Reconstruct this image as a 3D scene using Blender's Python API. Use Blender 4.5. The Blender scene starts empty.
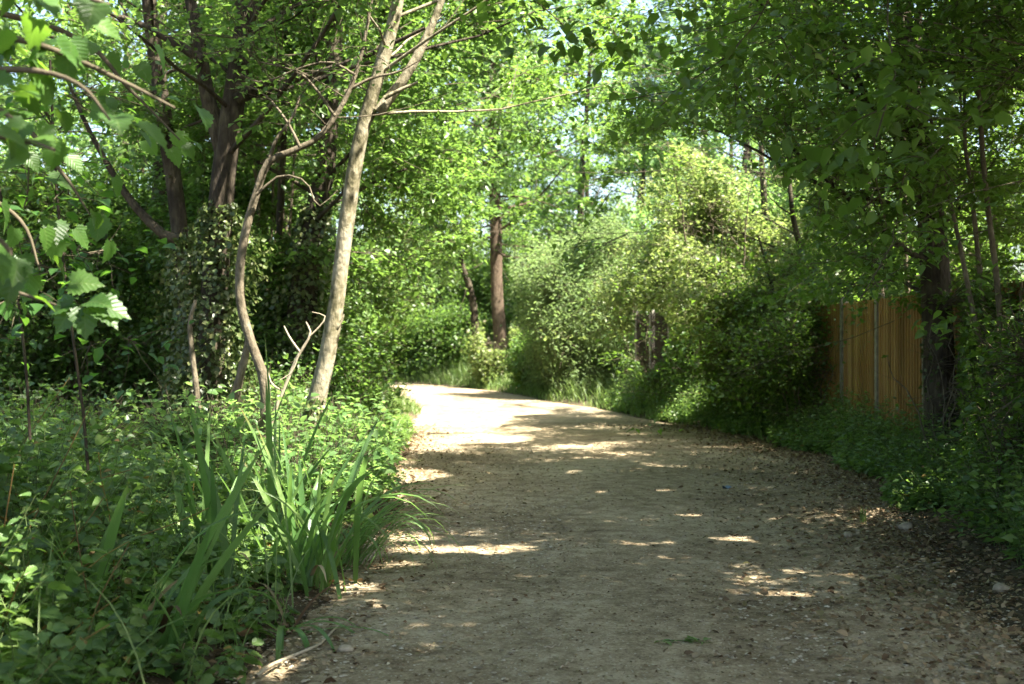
import bpy, math, random
import numpy as np
from mathutils import Vector

SC = bpy.context.scene
COL = SC.collection
PI = math.pi
R = math.radians
random.seed(4)

# ------------------------------------------------------------------ camera, sky, sun, exposure
F_PX, CX, CY, CAM_H = 42.0 / 36.0 * 1024.0, 512.0, 342.0, 1.55
cam = bpy.data.cameras.new('camera')
cam.lens = 42.0
cam.sensor_width = 36.0
cam.clip_start = 0.05
cam.clip_end = 2000.0
cam.dof.use_dof = True
cam.dof.focus_distance = 8.0
cam.dof.aperture_fstop = 2.8
cam_o = bpy.data.objects.new('camera', cam)
cam_o.location = (0, 0, CAM_H)
cam_o.rotation_euler = (R(90), 0, 0)
COL.objects.link(cam_o)
SC.camera = cam_o

SUN_EL, SUN_AZ = R(56), R(118)          # azimuth clockwise from the view direction: the sun stands to the right
S = np.array([math.sin(SUN_AZ) * math.cos(SUN_EL), math.cos(SUN_AZ) * math.cos(SUN_EL), math.sin(SUN_EL)])
world = bpy.data.worlds.new('World')
SC.world = world
world.use_nodes = True
wn = world.node_tree
wn.nodes.clear()
wo = wn.nodes.new('ShaderNodeOutputWorld')
wb = wn.nodes.new('ShaderNodeBackground')
sky = wn.nodes.new('ShaderNodeTexSky')
sky.sky_type = 'NISHITA'
sky.sun_disc = False
sky.sun_elevation = SUN_EL
sky.sun_rotation = SUN_AZ
sky.air_density = 1.0
sky.dust_density = 3.0
sky.ozone_density = 1.0
wb.inputs['Strength'].default_value = 0.075
wn.links.new(sky.outputs['Color'], wb.inputs['Color'])
wn.links.new(wb.outputs['Background'], wo.inputs['Surface'])
sun = bpy.data.lights.new('sun', 'SUN')
sun.energy = 5.0
sun.angle = R(0.53)
sun.color = (1.0, 0.94, 0.82)
sun_o = bpy.data.objects.new('sun', sun)
sun_o.rotation_euler = Vector(S).to_track_quat('Z', 'Y').to_euler()
sun_o.location = (20, 5, 30)
COL.objects.link(sun_o)
SC.view_settings.view_transform = 'Standard'
SC.view_settings.look = 'None'
SC.view_settings.gamma = 1.0
SC.view_settings.exposure = 2.95
SC.render.engine = 'CYCLES'
SC.cycles.max_bounces = 7
SC.cycles.diffuse_bounces = 5
SC.cycles.glossy_bounces = 2
SC.cycles.transmission_bounces = 4
SC.cycles.transparent_max_bounces = 4
SC.cycles.sample_clamp_indirect = 6.0
SC.cycles.use_denoising = True

# ------------------------------------------------------------------ object helpers
def tag(o, label=None, cat=None, group=None, kind=None):
    if label: o['label'] = label
    if cat: o['category'] = cat
    if group: o['group'] = group
    if kind: o['kind'] = kind
    return o

def empty(name, loc):
    o = bpy.data.objects.new(name, None)
    o.empty_display_size = 0.2
    o.location = loc
    COL.objects.link(o)
    return o

class MB:
    """collects vertices and faces in numpy, builds one mesh object"""
    def __init__(self):
        self.v, self.loops, self.tot, self.mat, self.sm, self.n, self.at = [], [], [], [], [], 0, []
    def add(self, V, faces, mat=0, smooth=True, at=None):
        """V (n,3); faces: int array (m,k)"""
        V = np.asarray(V, float).reshape(-1, 3)
        faces = np.asarray(faces, np.int64)
        if len(V) == 0 or len(faces) == 0: return
        self.v.append(V)
        self.at.append(np.zeros((len(V), 3)) if at is None else at)
        self.has_at = getattr(self, 'has_at', False) or at is not None
        self.loops.append((faces + self.n).ravel())
        self.tot.append(np.full(len(faces), faces.shape[1], np.int64))
        self.mat.append(np.full(len(faces), mat, np.int64))
        self.sm.append(np.full(len(faces), smooth, bool))
        self.n += len(V)
    def build(self, name, mats, parent=None, origin=(0, 0, 0)):
        me = bpy.data.meshes.new(name)
        V = np.concatenate(self.v) - np.asarray(origin, float)
        L = np.concatenate(self.loops); T = np.concatenate(self.tot)
        me.vertices.add(len(V)); me.vertices.foreach_set('co', V.ravel().astype(np.float32))
        me.loops.add(len(L)); me.loops.foreach_set('vertex_index', L.astype(np.int32))
        me.polygons.add(len(T))
        me.polygons.foreach_set('loop_start', (np.cumsum(T) - T).astype(np.int32))
        me.polygons.foreach_set('loop_total', T.astype(np.int32))
        me.polygons.foreach_set('material_index', np.concatenate(self.mat).astype(np.int32))
        me.polygons.foreach_set('use_smooth', np.concatenate(self.sm))
        for m in (mats if isinstance(mats, (list, tuple)) else [mats]): me.materials.append(m)
        if getattr(self, 'has_at', False):
            me.attributes.new('leaf', 'FLOAT_VECTOR', 'POINT').data.foreach_set('vector', np.concatenate(self.at).ravel().astype(np.float32))
        me.update(calc_edges=True)
        me.validate()
        o = bpy.data.objects.new(name, me)
        COL.objects.link(o)
        if parent is not None: o.parent = parent
        else: o.location = origin
        return o

def nrm(a): return a / np.maximum(np.linalg.norm(a, axis=-1, keepdims=True), 1e-9)
def at(u, v, Y):
    """the world point seen at a photo pixel at depth Y"""
    return np.array([(u - CX) / F_PX * Y, Y, CAM_H + (CY - v) / F_PX * Y])
def pix(P):
    P = np.asarray(P, float); Y = np.maximum(P[..., 1], 0.05)
    return CX + P[..., 0] / Y * F_PX, CY - (P[..., 2] - CAM_H) / Y * F_PX

def smooth_path(pts, n):
    """Catmull-Rom resampling of rows [x, y, z, r ...]"""
    P = np.asarray(pts, float)
    P = np.vstack([2 * P[0] - P[1], P, 2 * P[-1] - P[-2]])
    k = len(P) - 3
    out = []
    for t in np.linspace(0, k - 1e-6, n):
        i = int(t); f = t - i
        a, b, c, d = P[i], P[i + 1], P[i + 2], P[i + 3]
        out.append(.5 * ((2 * b) + (c - a) * f + (2 * a - 5 * b + 4 * c - d) * f * f + (3 * b - a - 3 * c + d) * f ** 3))
    return np.array(out)

def tubes(mb, pts, rad, sides, mat=0, lump=0.0, rng=None):
    """pts (n,K,3), rad (n,K): n tapering tubes"""
    pts = np.asarray(pts, float); rad = np.asarray(rad, float)
    if pts.ndim == 2: pts = pts[None]; rad = rad[None]
    n, K, _ = pts.shape
    T = nrm(np.gradient(pts, axis=1))
    ref = np.where(np.abs(nrm(pts[:, -1] - pts[:, 0])[:, 2:3]) > .75, np.array([[1., 0, 0]]), np.array([[0, 0, 1.]]))[:, None, :]
    A = nrm(np.cross(np.broadcast_to(ref, T.shape), T)); B = np.cross(T, A)
    an = np.arange(sides) / sides * 2 * PI
    rr = rad[:, :, None] * np.ones(sides)
    if lump: rr = rr * (1 + lump * rng.standard_normal((n, K, sides)) * .6 + lump * np.sin(an * 3 + rng.random() * 6)[None, None])
    V = pts[:, :, None, :] + rr[..., None] * (np.cos(an)[:, None] * A[:, :, None, :] + np.sin(an)[:, None] * B[:, :, None, :])
    i = np.arange(n)[:, None, None]; k = np.arange(K - 1)[None, :, None]; s = np.arange(sides)[None, None, :]
    b = i * K * sides
    s2 = (s + 1) % sides
    Fq = np.stack([b + k * sides + s, b + k * sides + s2, b + (k + 1) * sides + s2, b + (k + 1) * sides + s], -1).reshape(-1, 4)
    mb.add(V.reshape(-1, 3), Fq, mat)

# leaf templates: x along the leaf, y across, z up; faces all of one size
def _t(verts, faces): return np.array(verts, float), np.array(faces)
LEAF4 = _t([(0, 0, 0), (.45, .5, .10), (1, 0, -.12), (.45, -.5, .10)], [(0, 1, 2), (0, 2, 3)])
LEAF6 = _t([(0, 0, 0), (.28, .5, .09), (.66, .38, .05), (1, 0, -.16), (.66, -.38, .05), (.28, -.5, .09), (.45, 0, 0)],
           [(0, 1, 6, 6), (1, 2, 3, 6), (6, 3, 4, 5), (0, 6, 6, 5)])
LEAF6 = (LEAF6[0], np.array([(0, 6, 1), (1, 6, 2), (2, 6, 3), (3, 6, 4), (4, 6, 5), (5, 6, 0)]))
_h = [(.0, .0), (.0, .12), (-.10, .30), (.02, .34), (.03, .50), (.17, .44), (.22, .60), (.34, .50), (.40, .58), (.50, .40), (.62, .42), (.66, .30), (.80, .27), (.82, .14), (1., 0)]
_lv = [(x, y * .95, .16 * y - .34 * x * x) for x, y in _h] + [(x, -y * .95, .16 * y - .34 * x * x) for x, y in _h[-2:0:-1]]
_k = len(_lv)
LEAFL = (np.array(_lv + [(.38, 0, -.03)]), np.array([(i, (i + 1) % _k, _k) for i in range(_k)]))

_s = [(0, 0), (.04, .20), (.16, .34), (.17, .40), (.32, .43), (.33, .50), (.47, .42), (.49, .47), (.62, .33), (.64, .37), (.77, .22), (.79, .25), (1, 0)]
_sv = [(x, y, .22 * y - .22 * x * x + (.03 if i % 2 else -.02)) for i, (x, y) in enumerate(_s)] + [(x, -y, .22 * y - .22 * x * x + (.03 if i % 2 else -.02)) for i, (x, y) in list(enumerate(_s))[-2:0:-1]]
_n = len(_sv)
LEAFS = (np.array(_sv + [(.40, 0, -.04)]), np.array([(i, (i + 1) % _n, _n) for i in range(_n)]))

def leaves(mb, P, D, N, L, W, tmpl, mat=0):
    """n leaves: base point, axis, rough normal, length, width/length"""
    n = len(P)
    if n == 0: return
    D = nrm(D); Y = nrm(np.cross(N, D)); Z = np.cross(D, Y)
    tv, tf = tmpl
    L = np.broadcast_to(np.asarray(L, float), (n,)); W = np.broadcast_to(np.asarray(W, float), (n,))
    V = P[:, None, :] + L[:, None, None] * (tv[None, :, 0:1] * D[:, None] + (tv[None, :, 1:2] * W[:, None, None]) * Y[:, None] + tv[None, :, 2:3] * Z[:, None])
    Fa = (tf[None] + (np.arange(n) * len(tv))[:, None, None]).reshape(-1, tf.shape[1])
    at_ = np.tile(tv, (n, 1)) if len(tv) > 12 else None          # near leaves carry their own coordinates for the veins
    mb.add(V.reshape(-1, 3), Fa, mat, True, at_)

# ------------------------------------------------------------------ materials
def new_mat(name):
    m = bpy.data.materials.new(name); m.use_nodes = True
    nt = m.node_tree; nt.nodes.clear()
    out = nt.nodes.new('ShaderNodeOutputMaterial')
    return m, nt, out
def node(nt, typ, **kw):
    n = nt.nodes.new(typ)
    for k, v in kw.items():
        if k.startswith('i_'): n.inputs[k[2:].replace('_', ' ')].default_value = v
        else: setattr(n, k, v)
    return n
def ramp(nt, stops, fac):
    r = nt.nodes.new('ShaderNodeValToRGB')
    e = r.color_ramp.elements
    while len(e) < len(stops): e.new(.5)
    for el, (p, c) in zip(e, stops): el.position = p; el.color = (*c, 1)
    nt.links.new(fac, r.inputs['Fac'])
    return r.outputs['Color']

def leaf_mat(name, cols, trans, tfac=.42, rough=.42, spec=.45, veins=None):
    """cols: ramp over the leaves of a crown; trans: the light that comes through a leaf"""
    m, nt, out = new_mat(name)
    g = node(nt, 'ShaderNodeNewGeometry')
    c = ramp(nt, [(i / (len(cols) - 1), k) for i, k in enumerate(cols)], g.outputs['Random Per Island'])
    tc = node(nt, 'ShaderNodeTexCoord')
    nz = node(nt, 'ShaderNodeTexNoise', i_Scale=1.1, i_Detail=3.0)
    nt.links.new(tc.outputs['Object'], nz.inputs['Vector'])
    hsv = node(nt, 'ShaderNodeHueSaturation')
    mr = node(nt, 'ShaderNodeMapRange', i_From_Min=.3, i_From_Max=.7, i_To_Min=.72, i_To_Max=1.3)
    nt.links.new(nz.outputs['Fac'], mr.inputs['Value'])
    nt.links.new(mr.outputs['Result'], hsv.inputs['Value'])
    nt.links.new(c, hsv.inputs['Color'])
    p = node(nt, 'ShaderNodeBsdfPrincipled', i_Roughness=rough)
    p.inputs['Specular IOR Level'].default_value = spec
    nt.links.new(hsv.outputs['Color'], p.inputs['Base Color'])
    t = node(nt, 'ShaderNodeBsdfTranslucent')
    mx = node(nt, 'ShaderNodeMix', data_type='RGBA', blend_type='MULTIPLY')
    mx.inputs[0].default_value = 1.0
    h2 = node(nt, 'ShaderNodeHueSaturation')
    h2.inputs['Color'].default_value = (*trans, 1)
    mr2 = node(nt, 'ShaderNodeMapRange', i_To_Min=.75, i_To_Max=1.25)
    nt.links.new(g.outputs['Random Per Island'], mr2.inputs['Value'])
    nt.links.new(mr2.outputs['Result'], h2.inputs['Value'])
    nt.links.new(h2.outputs['Color'], t.inputs['Color'])
    ms = node(nt, 'ShaderNodeMixShader'); ms.inputs['Fac'].default_value = tfac
    if veins:
        at_ = node(nt, 'ShaderNodeAttribute', attribute_name='leaf')
        sp = node(nt, 'ShaderNodeSeparateXYZ'); nt.links.new(at_.outputs['Vector'], sp.inputs[0])
        def mth(op, a, b=None, c=None):
            q = node(nt, 'ShaderNodeMath', operation=op)
            for i, x in enumerate((a, b, c)):
                if x is None: continue
                if isinstance(x, (int, float)): q.inputs[i].default_value = x
                else: nt.links.new(x, q.inputs[i])
            return q.outputs[0]
        if veins == 'leaf':
            ay = mth('ABSOLUTE', sp.outputs[1])
            mid = mth('LESS_THAN', ay, .018)
            ph = mth('FRACT', mth('MULTIPLY', mth('SUBTRACT', sp.outputs[0], mth('MULTIPLY', ay, .75)), 6.5))
            vein = mth('MAXIMUM', mid, mth('MULTIPLY', mth('LESS_THAN', ph, .09), .6))
            mxc = node(nt, 'ShaderNodeMix', data_type='RGBA'); mxc.inputs[7].default_value = (.16, .22, .07, 1)
            nt.links.new(mth('MULTIPLY', vein, .38), mxc.inputs[0]); nt.links.new(hsv.outputs['Color'], mxc.inputs[6])
            nt.links.new(mxc.outputs[2], p.inputs['Base Color'])
            puff = mth('SUBTRACT', mth('MULTIPLY', mth('SINE', mth('MULTIPLY', ph, 3.1416)), .8), vein)
            bp = node(nt, 'ShaderNodeBump', i_Strength=.35, i_Distance=.004); nt.links.new(puff, bp.inputs['Height'])
            nt.links.new(bp.outputs[0], p.inputs['Normal'])
        else:                                                     # blades: ribs along the blade, withered tips
            tip = node(nt, 'ShaderNodeMapRange', i_From_Min=.86, i_From_Max=.99)
            nt.links.new(sp.outputs[0], tip.inputs['Value'])
            mxc = node(nt, 'ShaderNodeMix', data_type='RGBA'); mxc.inputs[7].default_value = (.20, .13, .05, 1)
            wither = mth('MULTIPLY', tip.outputs['Result'], mth('GREATER_THAN', g.outputs['Random Per Island'], .45))
            nt.links.new(wither, mxc.inputs[0]); nt.links.new(hsv.outputs['Color'], mxc.inputs[6])
            nt.links.new(mxc.outputs[2], p.inputs['Base Color'])
            bp = node(nt, 'ShaderNodeBump', i_Strength=.5, i_Distance=.003)
            nt.links.new(mth('SINE', mth('MULTIPLY', sp.outputs[1], 22.0)), bp.inputs['Height']); nt.links.new(bp.outputs[0], p.inputs['Normal'])
    nt.links.new(p.outputs[0], ms.inputs[1]); nt.links.new(t.outputs[0], ms.inputs[2])
    nt.links.new(ms.outputs[0], out.inputs['Surface'])
    return m

def bark_mat(name, stops, scale=9.0, stretch=.28, bump=.6):
    m, nt, out = new_mat(name)
    tc = node(nt, 'ShaderNodeTexCoord')
    mp = node(nt, 'ShaderNodeMapping'); mp.inputs['Scale'].default_value = (1, 1, stretch)
    nt.links.new(tc.outputs['Object'], mp.inputs['Vector'])
    nz = node(nt, 'ShaderNodeTexNoise', i_Scale=scale * 2.2, i_Detail=7.0, i_Roughness=.65)
    nt.links.new(mp.outputs['Vector'], nz.inputs['Vector'])
    n2 = node(nt, 'ShaderNodeTexNoise', i_Scale=2.4, i_Detail=4.0)
    nt.links.new(tc.outputs['Object'], n2.inputs['Vector'])
    mx = node(nt, 'ShaderNodeMath', operation='MULTIPLY_ADD'); mx.inputs[1].default_value = .55
    nt.links.new(nz.outputs['Fac'], mx.inputs[0])
    ml = node(nt, 'ShaderNodeMath', operation='MULTIPLY'); ml.inputs[1].default_value = .45
    nt.links.new(n2.outputs['Fac'], ml.inputs[0]); nt.links.new(ml.outputs[0], mx.inputs[2])
    c = ramp(nt, stops, mx.outputs[0])
    p = node(nt, 'ShaderNodeBsdfPrincipled', i_Roughness=.9)
    p.inputs['Specular IOR Level'].default_value = .2
    nt.links.new(c, p.inputs['Base Color'])
    vo = node(nt, 'ShaderNodeTexVoronoi', i_Scale=scale * 2.0); vo.feature = 'DISTANCE_TO_EDGE'
    nt.links.new(mp.outputs['Vector'], vo.inputs['Vector'])
    ad = node(nt, 'ShaderNodeMath', operation='MULTIPLY_ADD'); ad.inputs[1].default_value = .6
    nt.links.new(vo.outputs['Distance'], ad.inputs[0]); nt.links.new(nz.outputs['Fac'], ad.inputs[2])
    b = node(nt, 'ShaderNodeBump', i_Strength=bump, i_Distance=.03)
    nt.links.new(ad.outputs[0], b.inputs['Height']); nt.links.new(b.outputs[0], p.inputs['Normal'])
    nt.links.new(p.outputs[0], out.inputs['Surface'])
    return m

M = {}
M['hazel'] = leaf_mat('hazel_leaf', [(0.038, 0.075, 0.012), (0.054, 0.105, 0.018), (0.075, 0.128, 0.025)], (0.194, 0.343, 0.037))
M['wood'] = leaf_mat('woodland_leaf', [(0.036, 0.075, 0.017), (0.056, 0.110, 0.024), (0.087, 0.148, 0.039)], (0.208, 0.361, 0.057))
M['sunny'] = leaf_mat('sunlit_pale_leaf', [(0.070, 0.117, 0.028), (0.109, 0.162, 0.042), (0.152, 0.186, 0.070), (0.189, 0.167, 0.102)], (0.321, 0.424, 0.102))  # paler tones put sunlight into the leaf colour
M['bright'] = leaf_mat('light_green_leaf', [(0.059, 0.119, 0.030), (0.084, 0.159, 0.048), (0.121, 0.184, 0.069)], (0.284, 0.472, 0.108), .45)
M['willow'] = leaf_mat('grey_green_leaf', [(0.086, 0.130, 0.057), (0.126, 0.182, 0.078), (0.165, 0.214, 0.092)], (0.263, 0.389, 0.113), .42, .6, .15)
M['maple'] = leaf_mat('broad_leaf', [(0.030, 0.078, 0.018), (0.043, 0.103, 0.022), (0.055, 0.122, 0.028)], (0.171, 0.372, 0.037), .45, .42, .35)
M['maple_near'] = leaf_mat('near_broad_leaf', [(.034, .08, .016), (.048, .105, .02), (.063, .125, .025)], (.20, .38, .035), .45, .42, .4, 'leaf')
M['ivy'] = leaf_mat('ivy_leaf', [(.03, .05, .014), (.05, .08, .02), (.075, .095, .026), (.12, .13, .05)], (.14, .2, .05), .25, .42, .4)
M['nettle'] = leaf_mat('undergrowth_leaf', [(0.048, 0.095, 0.028), (0.071, 0.133, 0.037), (0.095, 0.163, 0.041), (0.131, 0.182, 0.050)], (0.224, 0.387, 0.061), .38, .40, .5)
M['nettle_near'] = leaf_mat('near_undergrowth_leaf', [(0.048, 0.095, 0.028), (0.071, 0.133, 0.037), (0.095, 0.163, 0.041), (0.131, 0.182, 0.050)], (0.224, 0.387, 0.061), .38, .40, .5, 'leaf')
M['iris'] = leaf_mat('iris_blade', [(.04, .09, .024), (.065, .135, .034), (.11, .185, .05), (.08, .15, .038), (.16, .225, .07)], (0.253, 0.460, 0.092), .35, .32, .5, 'blade')
M['grass'] = leaf_mat('grass_blade', [(0.065, 0.124, 0.029), (0.102, 0.165, 0.041), (0.166, 0.195, 0.077)], (0.258, 0.391, 0.095), .4, .5, .4)
M['old'] = leaf_mat('yellowing_leaf', [(.14, .085, .03), (.22, .17, .04), (.12, .07, .03)], (.3, .2, .05), .3, .6, .3)
M['dry'] = leaf_mat('fallen_leaf', [(.06, .035, .018), (.13, .08, .04), (.20, .14, .075), (.30, .23, .14), (.10, .09, .03)], (.10, .06, .02), .12, .7, .25)
M['bark_dark'] = bark_mat('dark_bark', [(.36, (.014, .011, .008)), (.5, (.045, .035, .024)), (.66, (.10, .085, .055))], 9, .28, 1.0)
M['bark_brown'] = bark_mat('brown_bark', [(.34, (.03, .021, .014)), (.5, (.08, .056, .037)), (.68, (.14, .108, .072))], 9, .28, 1.0)
M['bark_pale'] = bark_mat('pale_bark', [(.37, (.045, .042, .02)), (.44, (.12, .105, .06)), (.52, (.21, .185, .125)), (.60, (.27, .24, .17)), (.68, (.38, .35, .26))], 6.0, .6, .8)
M['bark_grey'] = bark_mat('grey_bark', [(.34, (.05, .042, .026)), (.5, (.11, .09, .06)), (.66, (.2, .17, .12))], 9, .5, .7)
M['twig'] = bark_mat('twig_bark', [(.3, (.05, .04, .025)), (.7, (.12, .10, .065))], 14, .5, .2)
M['dead'] = bark_mat('dead_wood', [(.3, (.2, .16, .11)), (.6, (.36, .31, .22)), (.8, (.45, .41, .32))], 14, .4, .3)
M['nstem'] = bark_mat('green_stem', [(.3, (.06, .10, .03)), (.7, (.11, .14, .05))], 14, .4, .1)

def dirt_mat(name, is_path):
    m, nt, out = new_mat(name)
    tc = node(nt, 'ShaderNodeTexCoord')
    co = tc.outputs['Object']
    big = node(nt, 'ShaderNodeTexNoise', i_Scale=.55, i_Detail=5.0, i_Roughness=.6); nt.links.new(co, big.inputs['Vector'])
    mid = node(nt, 'ShaderNodeTexNoise', i_Scale=6.5, i_Detail=8.0, i_Roughness=.7); nt.links.new(co, mid.inputs['Vector'])
    fine = node(nt, 'ShaderNodeTexNoise', i_Scale=42.0, i_Detail=8.0, i_Roughness=.8); nt.links.new(co, fine.inputs['Vector'])
    vo = node(nt, 'ShaderNodeTexVoronoi', i_Scale=48.0); nt.links.new(co, vo.inputs['Vector'])
    a = node(nt, 'ShaderNodeMath', operation='MULTIPLY_ADD'); a.inputs[1].default_value = .40
    b = node(nt, 'ShaderNodeMath', operation='MULTIPLY_ADD'); b.inputs[1].default_value = .35
    c = node(nt, 'ShaderNodeMath', operation='MULTIPLY'); c.inputs[1].default_value = .25
    nt.links.new(big.outputs['Fac'], c.inputs[0])
    nt.links.new(mid.outputs['Fac'], b.inputs[0]); nt.links.new(c.outputs[0], b.inputs[2])
    nt.links.new(fine.outputs['Fac'], a.inputs[0]); nt.links.new(b.outputs[0], a.inputs[2])
    if is_path:
        col = ramp(nt, [(.38, (.05, .036, .021)), (.455, (0.166, 0.124, 0.074)), (.53, (0.293, 0.235, 0.150)), (.63, (0.448, 0.384, 0.274))], a.outputs[0])
    else:
        col = ramp(nt, [(.36, (.022, .017, .010)), (.5, (.06, .046, .026)), (.62, (.12, .095, .055))], a.outputs[0])
    # grit: scattered pale and dark stones
    cr = node(nt, 'ShaderNodeMath', operation='LESS_THAN'); cr.inputs[1].default_value = .30
    nt.links.new(vo.outputs['Distance'], cr.inputs[0])
    sel = node(nt, 'ShaderNodeSeparateColor'); nt.links.new(vo.outputs['Color'], sel.inputs[0])
    gt = node(nt, 'ShaderNodeMath', operation='GREATER_THAN'); gt.inputs[1].default_value = .6
    nt.links.new(sel.outputs[0], gt.inputs[0])
    mk = node(nt, 'ShaderNodeMath', operation='MULTIPLY'); nt.links.new(cr.outputs[0], mk.inputs[0]); nt.links.new(gt.outputs[0], mk.inputs[1])
    mk2 = node(nt, 'ShaderNodeMath', operation='MULTIPLY'); mk2.inputs[1].default_value = .75
    nt.links.new(mk.outputs[0], mk2.inputs[0])
    gc = ramp(nt, [(.0, (.07, .05, .035)), (.45, (.16, .12, .08)), (.7, (.38, .34, .26)), (1, (.5, .46, .38))], sel.outputs[1])
    mx = node(nt, 'ShaderNodeMix', data_type='RGBA')
    nt.links.new(mk2.outputs[0], mx.inputs[0]); nt.links.new(col, mx.inputs[6]); nt.links.new(gc, mx.inputs[7])
    p = node(nt, 'ShaderNodeBsdfPrincipled', i_Roughness=.95); p.inputs['Specular IOR Level'].default_value = .15
    nt.links.new(mx.outputs[2], p.inputs['Base Color'])
    h = node(nt, 'ShaderNodeMath', operation='MULTIPLY_ADD'); h.inputs[1].default_value = .5
    nt.links.new(mk.outputs[0], h.inputs[0]); nt.links.new(a.outputs[0], h.inputs[2])
    bp = node(nt, 'ShaderNodeBump', i_Strength=.8, i_Distance=.02)
    nt.links.new(h.outputs[0], bp.inputs['Height']); nt.links.new(bp.outputs[0], p.inputs['Normal'])
    nt.links.new(p.outputs[0], out.inputs['Surface'])
    return m
M['path'] = dirt_mat('path_dirt', True)
M['soil'] = dirt_mat('woodland_soil', False)

def plain_mat(name, stops, scale, rough=.85, stretch=(1, 1, 1), bump=.3, island=.0):
    m, nt, out = new_mat(name)
    tc = node(nt, 'ShaderNodeTexCoord'); mp = node(nt, 'ShaderNodeMapping'); mp.inputs['Scale'].default_value = stretch
    nt.links.new(tc.outputs['Object'], mp.inputs['Vector'])
    nz = node(nt, 'ShaderNodeTexNoise', i_Scale=scale, i_Detail=6.0, i_Roughness=.65); nt.links.new(mp.outputs['Vector'], nz.inputs['Vector'])
    fac = nz.outputs['Fac']
    if island:
        g = node(nt, 'ShaderNodeNewGeometry')
        q = node(nt, 'ShaderNodeMath', operation='MULTIPLY_ADD'); q.inputs[1].default_value = island
        nt.links.new(g.outputs['Random Per Island'], q.inputs[0])
        q2 = node(nt, 'ShaderNodeMath', operation='SUBTRACT'); q2.inputs[1].default_value = island / 2
        nt.links.new(fac, q2.inputs[0]); nt.links.new(q2.outputs[0], q.inputs[2]); fac = q.outputs[0]
    c = ramp(nt, stops, fac)
    p = node(nt, 'ShaderNodeBsdfPrincipled', i_Roughness=rough); p.inputs['Specular IOR Level'].default_value = .25
    nt.links.new(c, p.inputs['Base Color'])
    b = node(nt, 'ShaderNodeBump', i_Strength=bump, i_Distance=.01)
    nt.links.new(nz.outputs['Fac'], b.inputs['Height']); nt.links.new(b.outputs[0], p.inputs['Normal'])
    nt.links.new(p.outputs[0], out.inputs['Surface'])
    return m
M['board'] = plain_mat('fence_board', [(.2, (.17, .09, .026)), (.45, (.255, .142, .043)), (.6, (.31, .18, .058)), (.8, (.37, .235, .09))], 2.2, .8, (3, 3, .35), .2, .5)
M['board_dark'] = plain_mat('dark_fence_board', [(.25, (.022, .016, .011)), (.5, (.042, .029, .02)), (.75, (.065, .046, .032))], 4, .85, (4, 4, .4), .3, .3)
M['concrete'] = plain_mat('concrete', [(.3, (.12, .105, .075)), (.5, (.22, .20, .155)), (.75, (.33, .31, .26))], 9)
M['pale_concrete'] = plain_mat('pale_concrete', [(.3, (.19, .175, .145)), (.6, (.30, .28, .24)), (.8, (.38, .36, .31))], 12)
M['stone'] = plain_mat('stone', [(.3, (.14, .11, .075)), (.5, (.26, .215, .15)), (.75, (.42, .37, .28))], 12, .9, (1, 1, 1), .4, .55)
M['blue'] = plain_mat('blue_scrap', [(.3, (.06, .10, .17)), (.7, (.10, .15, .24))], 20, .5)

# ------------------------------------------------------------------ the lie of the land
_c = np.array([(.6, -14, 1.8), (.6, 0, 1.8), (.6, 5, 1.85), (1.02, 9.4, 2.12), (1.3, 11.7, 2.4), (1.32, 14.5, 2.75), (1.15, 18.9, 2.7),
               (.5, 23, 2.45), (0, 27, 2.2), (-.95, 31, 2.0), (-2.6, 37.5, 2.05), (-6.2, 45, 2.1), (-12, 50, 2.2), (-24, 54, 2.2)], float)
CL = smooth_path(_c, 260)
def edge(x, y):
    """signed distance from the path's edge (positive outside), side (+1 right, -1 left)"""
    x = np.asarray(x, float).ravel(); y = np.asarray(y, float).ravel()
    e = np.empty(len(x)); sd = np.empty(len(x))
    T = np.gradient(CL[:, :2], axis=0)
    for i in range(0, len(x), 4000):
        dx = x[i:i + 4000, None] - CL[None, :, 0]; dy = y[i:i + 4000, None] - CL[None, :, 1]
        d2 = dx * dx + dy * dy
        k = d2.argmin(1); r = np.arange(len(k))
        e[i:i + 4000] = np.sqrt(d2[r, k]) - CL[k, 2]
        sd[i:i + 4000] = np.sign(T[k, 1] * dx[r, k] - T[k, 0] * dy[r, k])
    return e, sd
def wob(x, y):
    return (np.sin(x * 1.3 + y * .7) + np.sin(x * .6 - y * 1.1 + 2) + .6 * np.sin(x * 2.9 + 1.3 * y + 1) + .5 * np.sin(3.7 * y - x * 1.9)) / 3
def sst(t): t = np.clip(t, 0, 1); return t * t * (3 - 2 * t)
def ground_z(x, y):
    sh = np.shape(x); x = np.asarray(x, float).ravel(); y = np.asarray(y, float).ravel()
    e, sd = edge(x, y)
    e = e + .16 * wob(x * 2.2, y * 2.2)
    rise = np.where(sd < 0, .38 * sst(e / 2.6) + .012 * np.clip(e - 2, 0, 30), .20 * sst(e / 1.7))
    rise = rise + np.where((sd > 0) & (y > 36), 1.0 * sst((e - .3) / 5) * sst((y - 36) / 6), 0)
    z = -.035 + .075 * sst((e + .25) / .6) + rise + .05 * wob(x * 1.7 + 3, y * 1.7) * sst(e / 1.5)
    return z.reshape(sh)
def grid(mb, xs, ys, zf):
    X, Y = np.meshgrid(xs, ys); Z = zf(X, Y)
    V = np.stack([X, Y, Z], -1).reshape(-1, 3)
    nx, ny = len(xs), len(ys)
    i = np.arange(ny - 1)[:, None] * nx + np.arange(nx - 1)[None]
    mb.add(V, np.stack([i, i + 1, i + nx + 1, i + nx], -1).reshape(-1, 4))
def axis(lo, a, b, hi, step):
    g = [a]
    while g[-1] < b: g.append(g[-1] + step)
    s = step
    while g[-1] < hi: s *= 1.25; g.append(g[-1] + s)
    s = step
    while g[0] > lo: s *= 1.25; g.insert(0, g[0] - s)
    return np.array(g)
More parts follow.
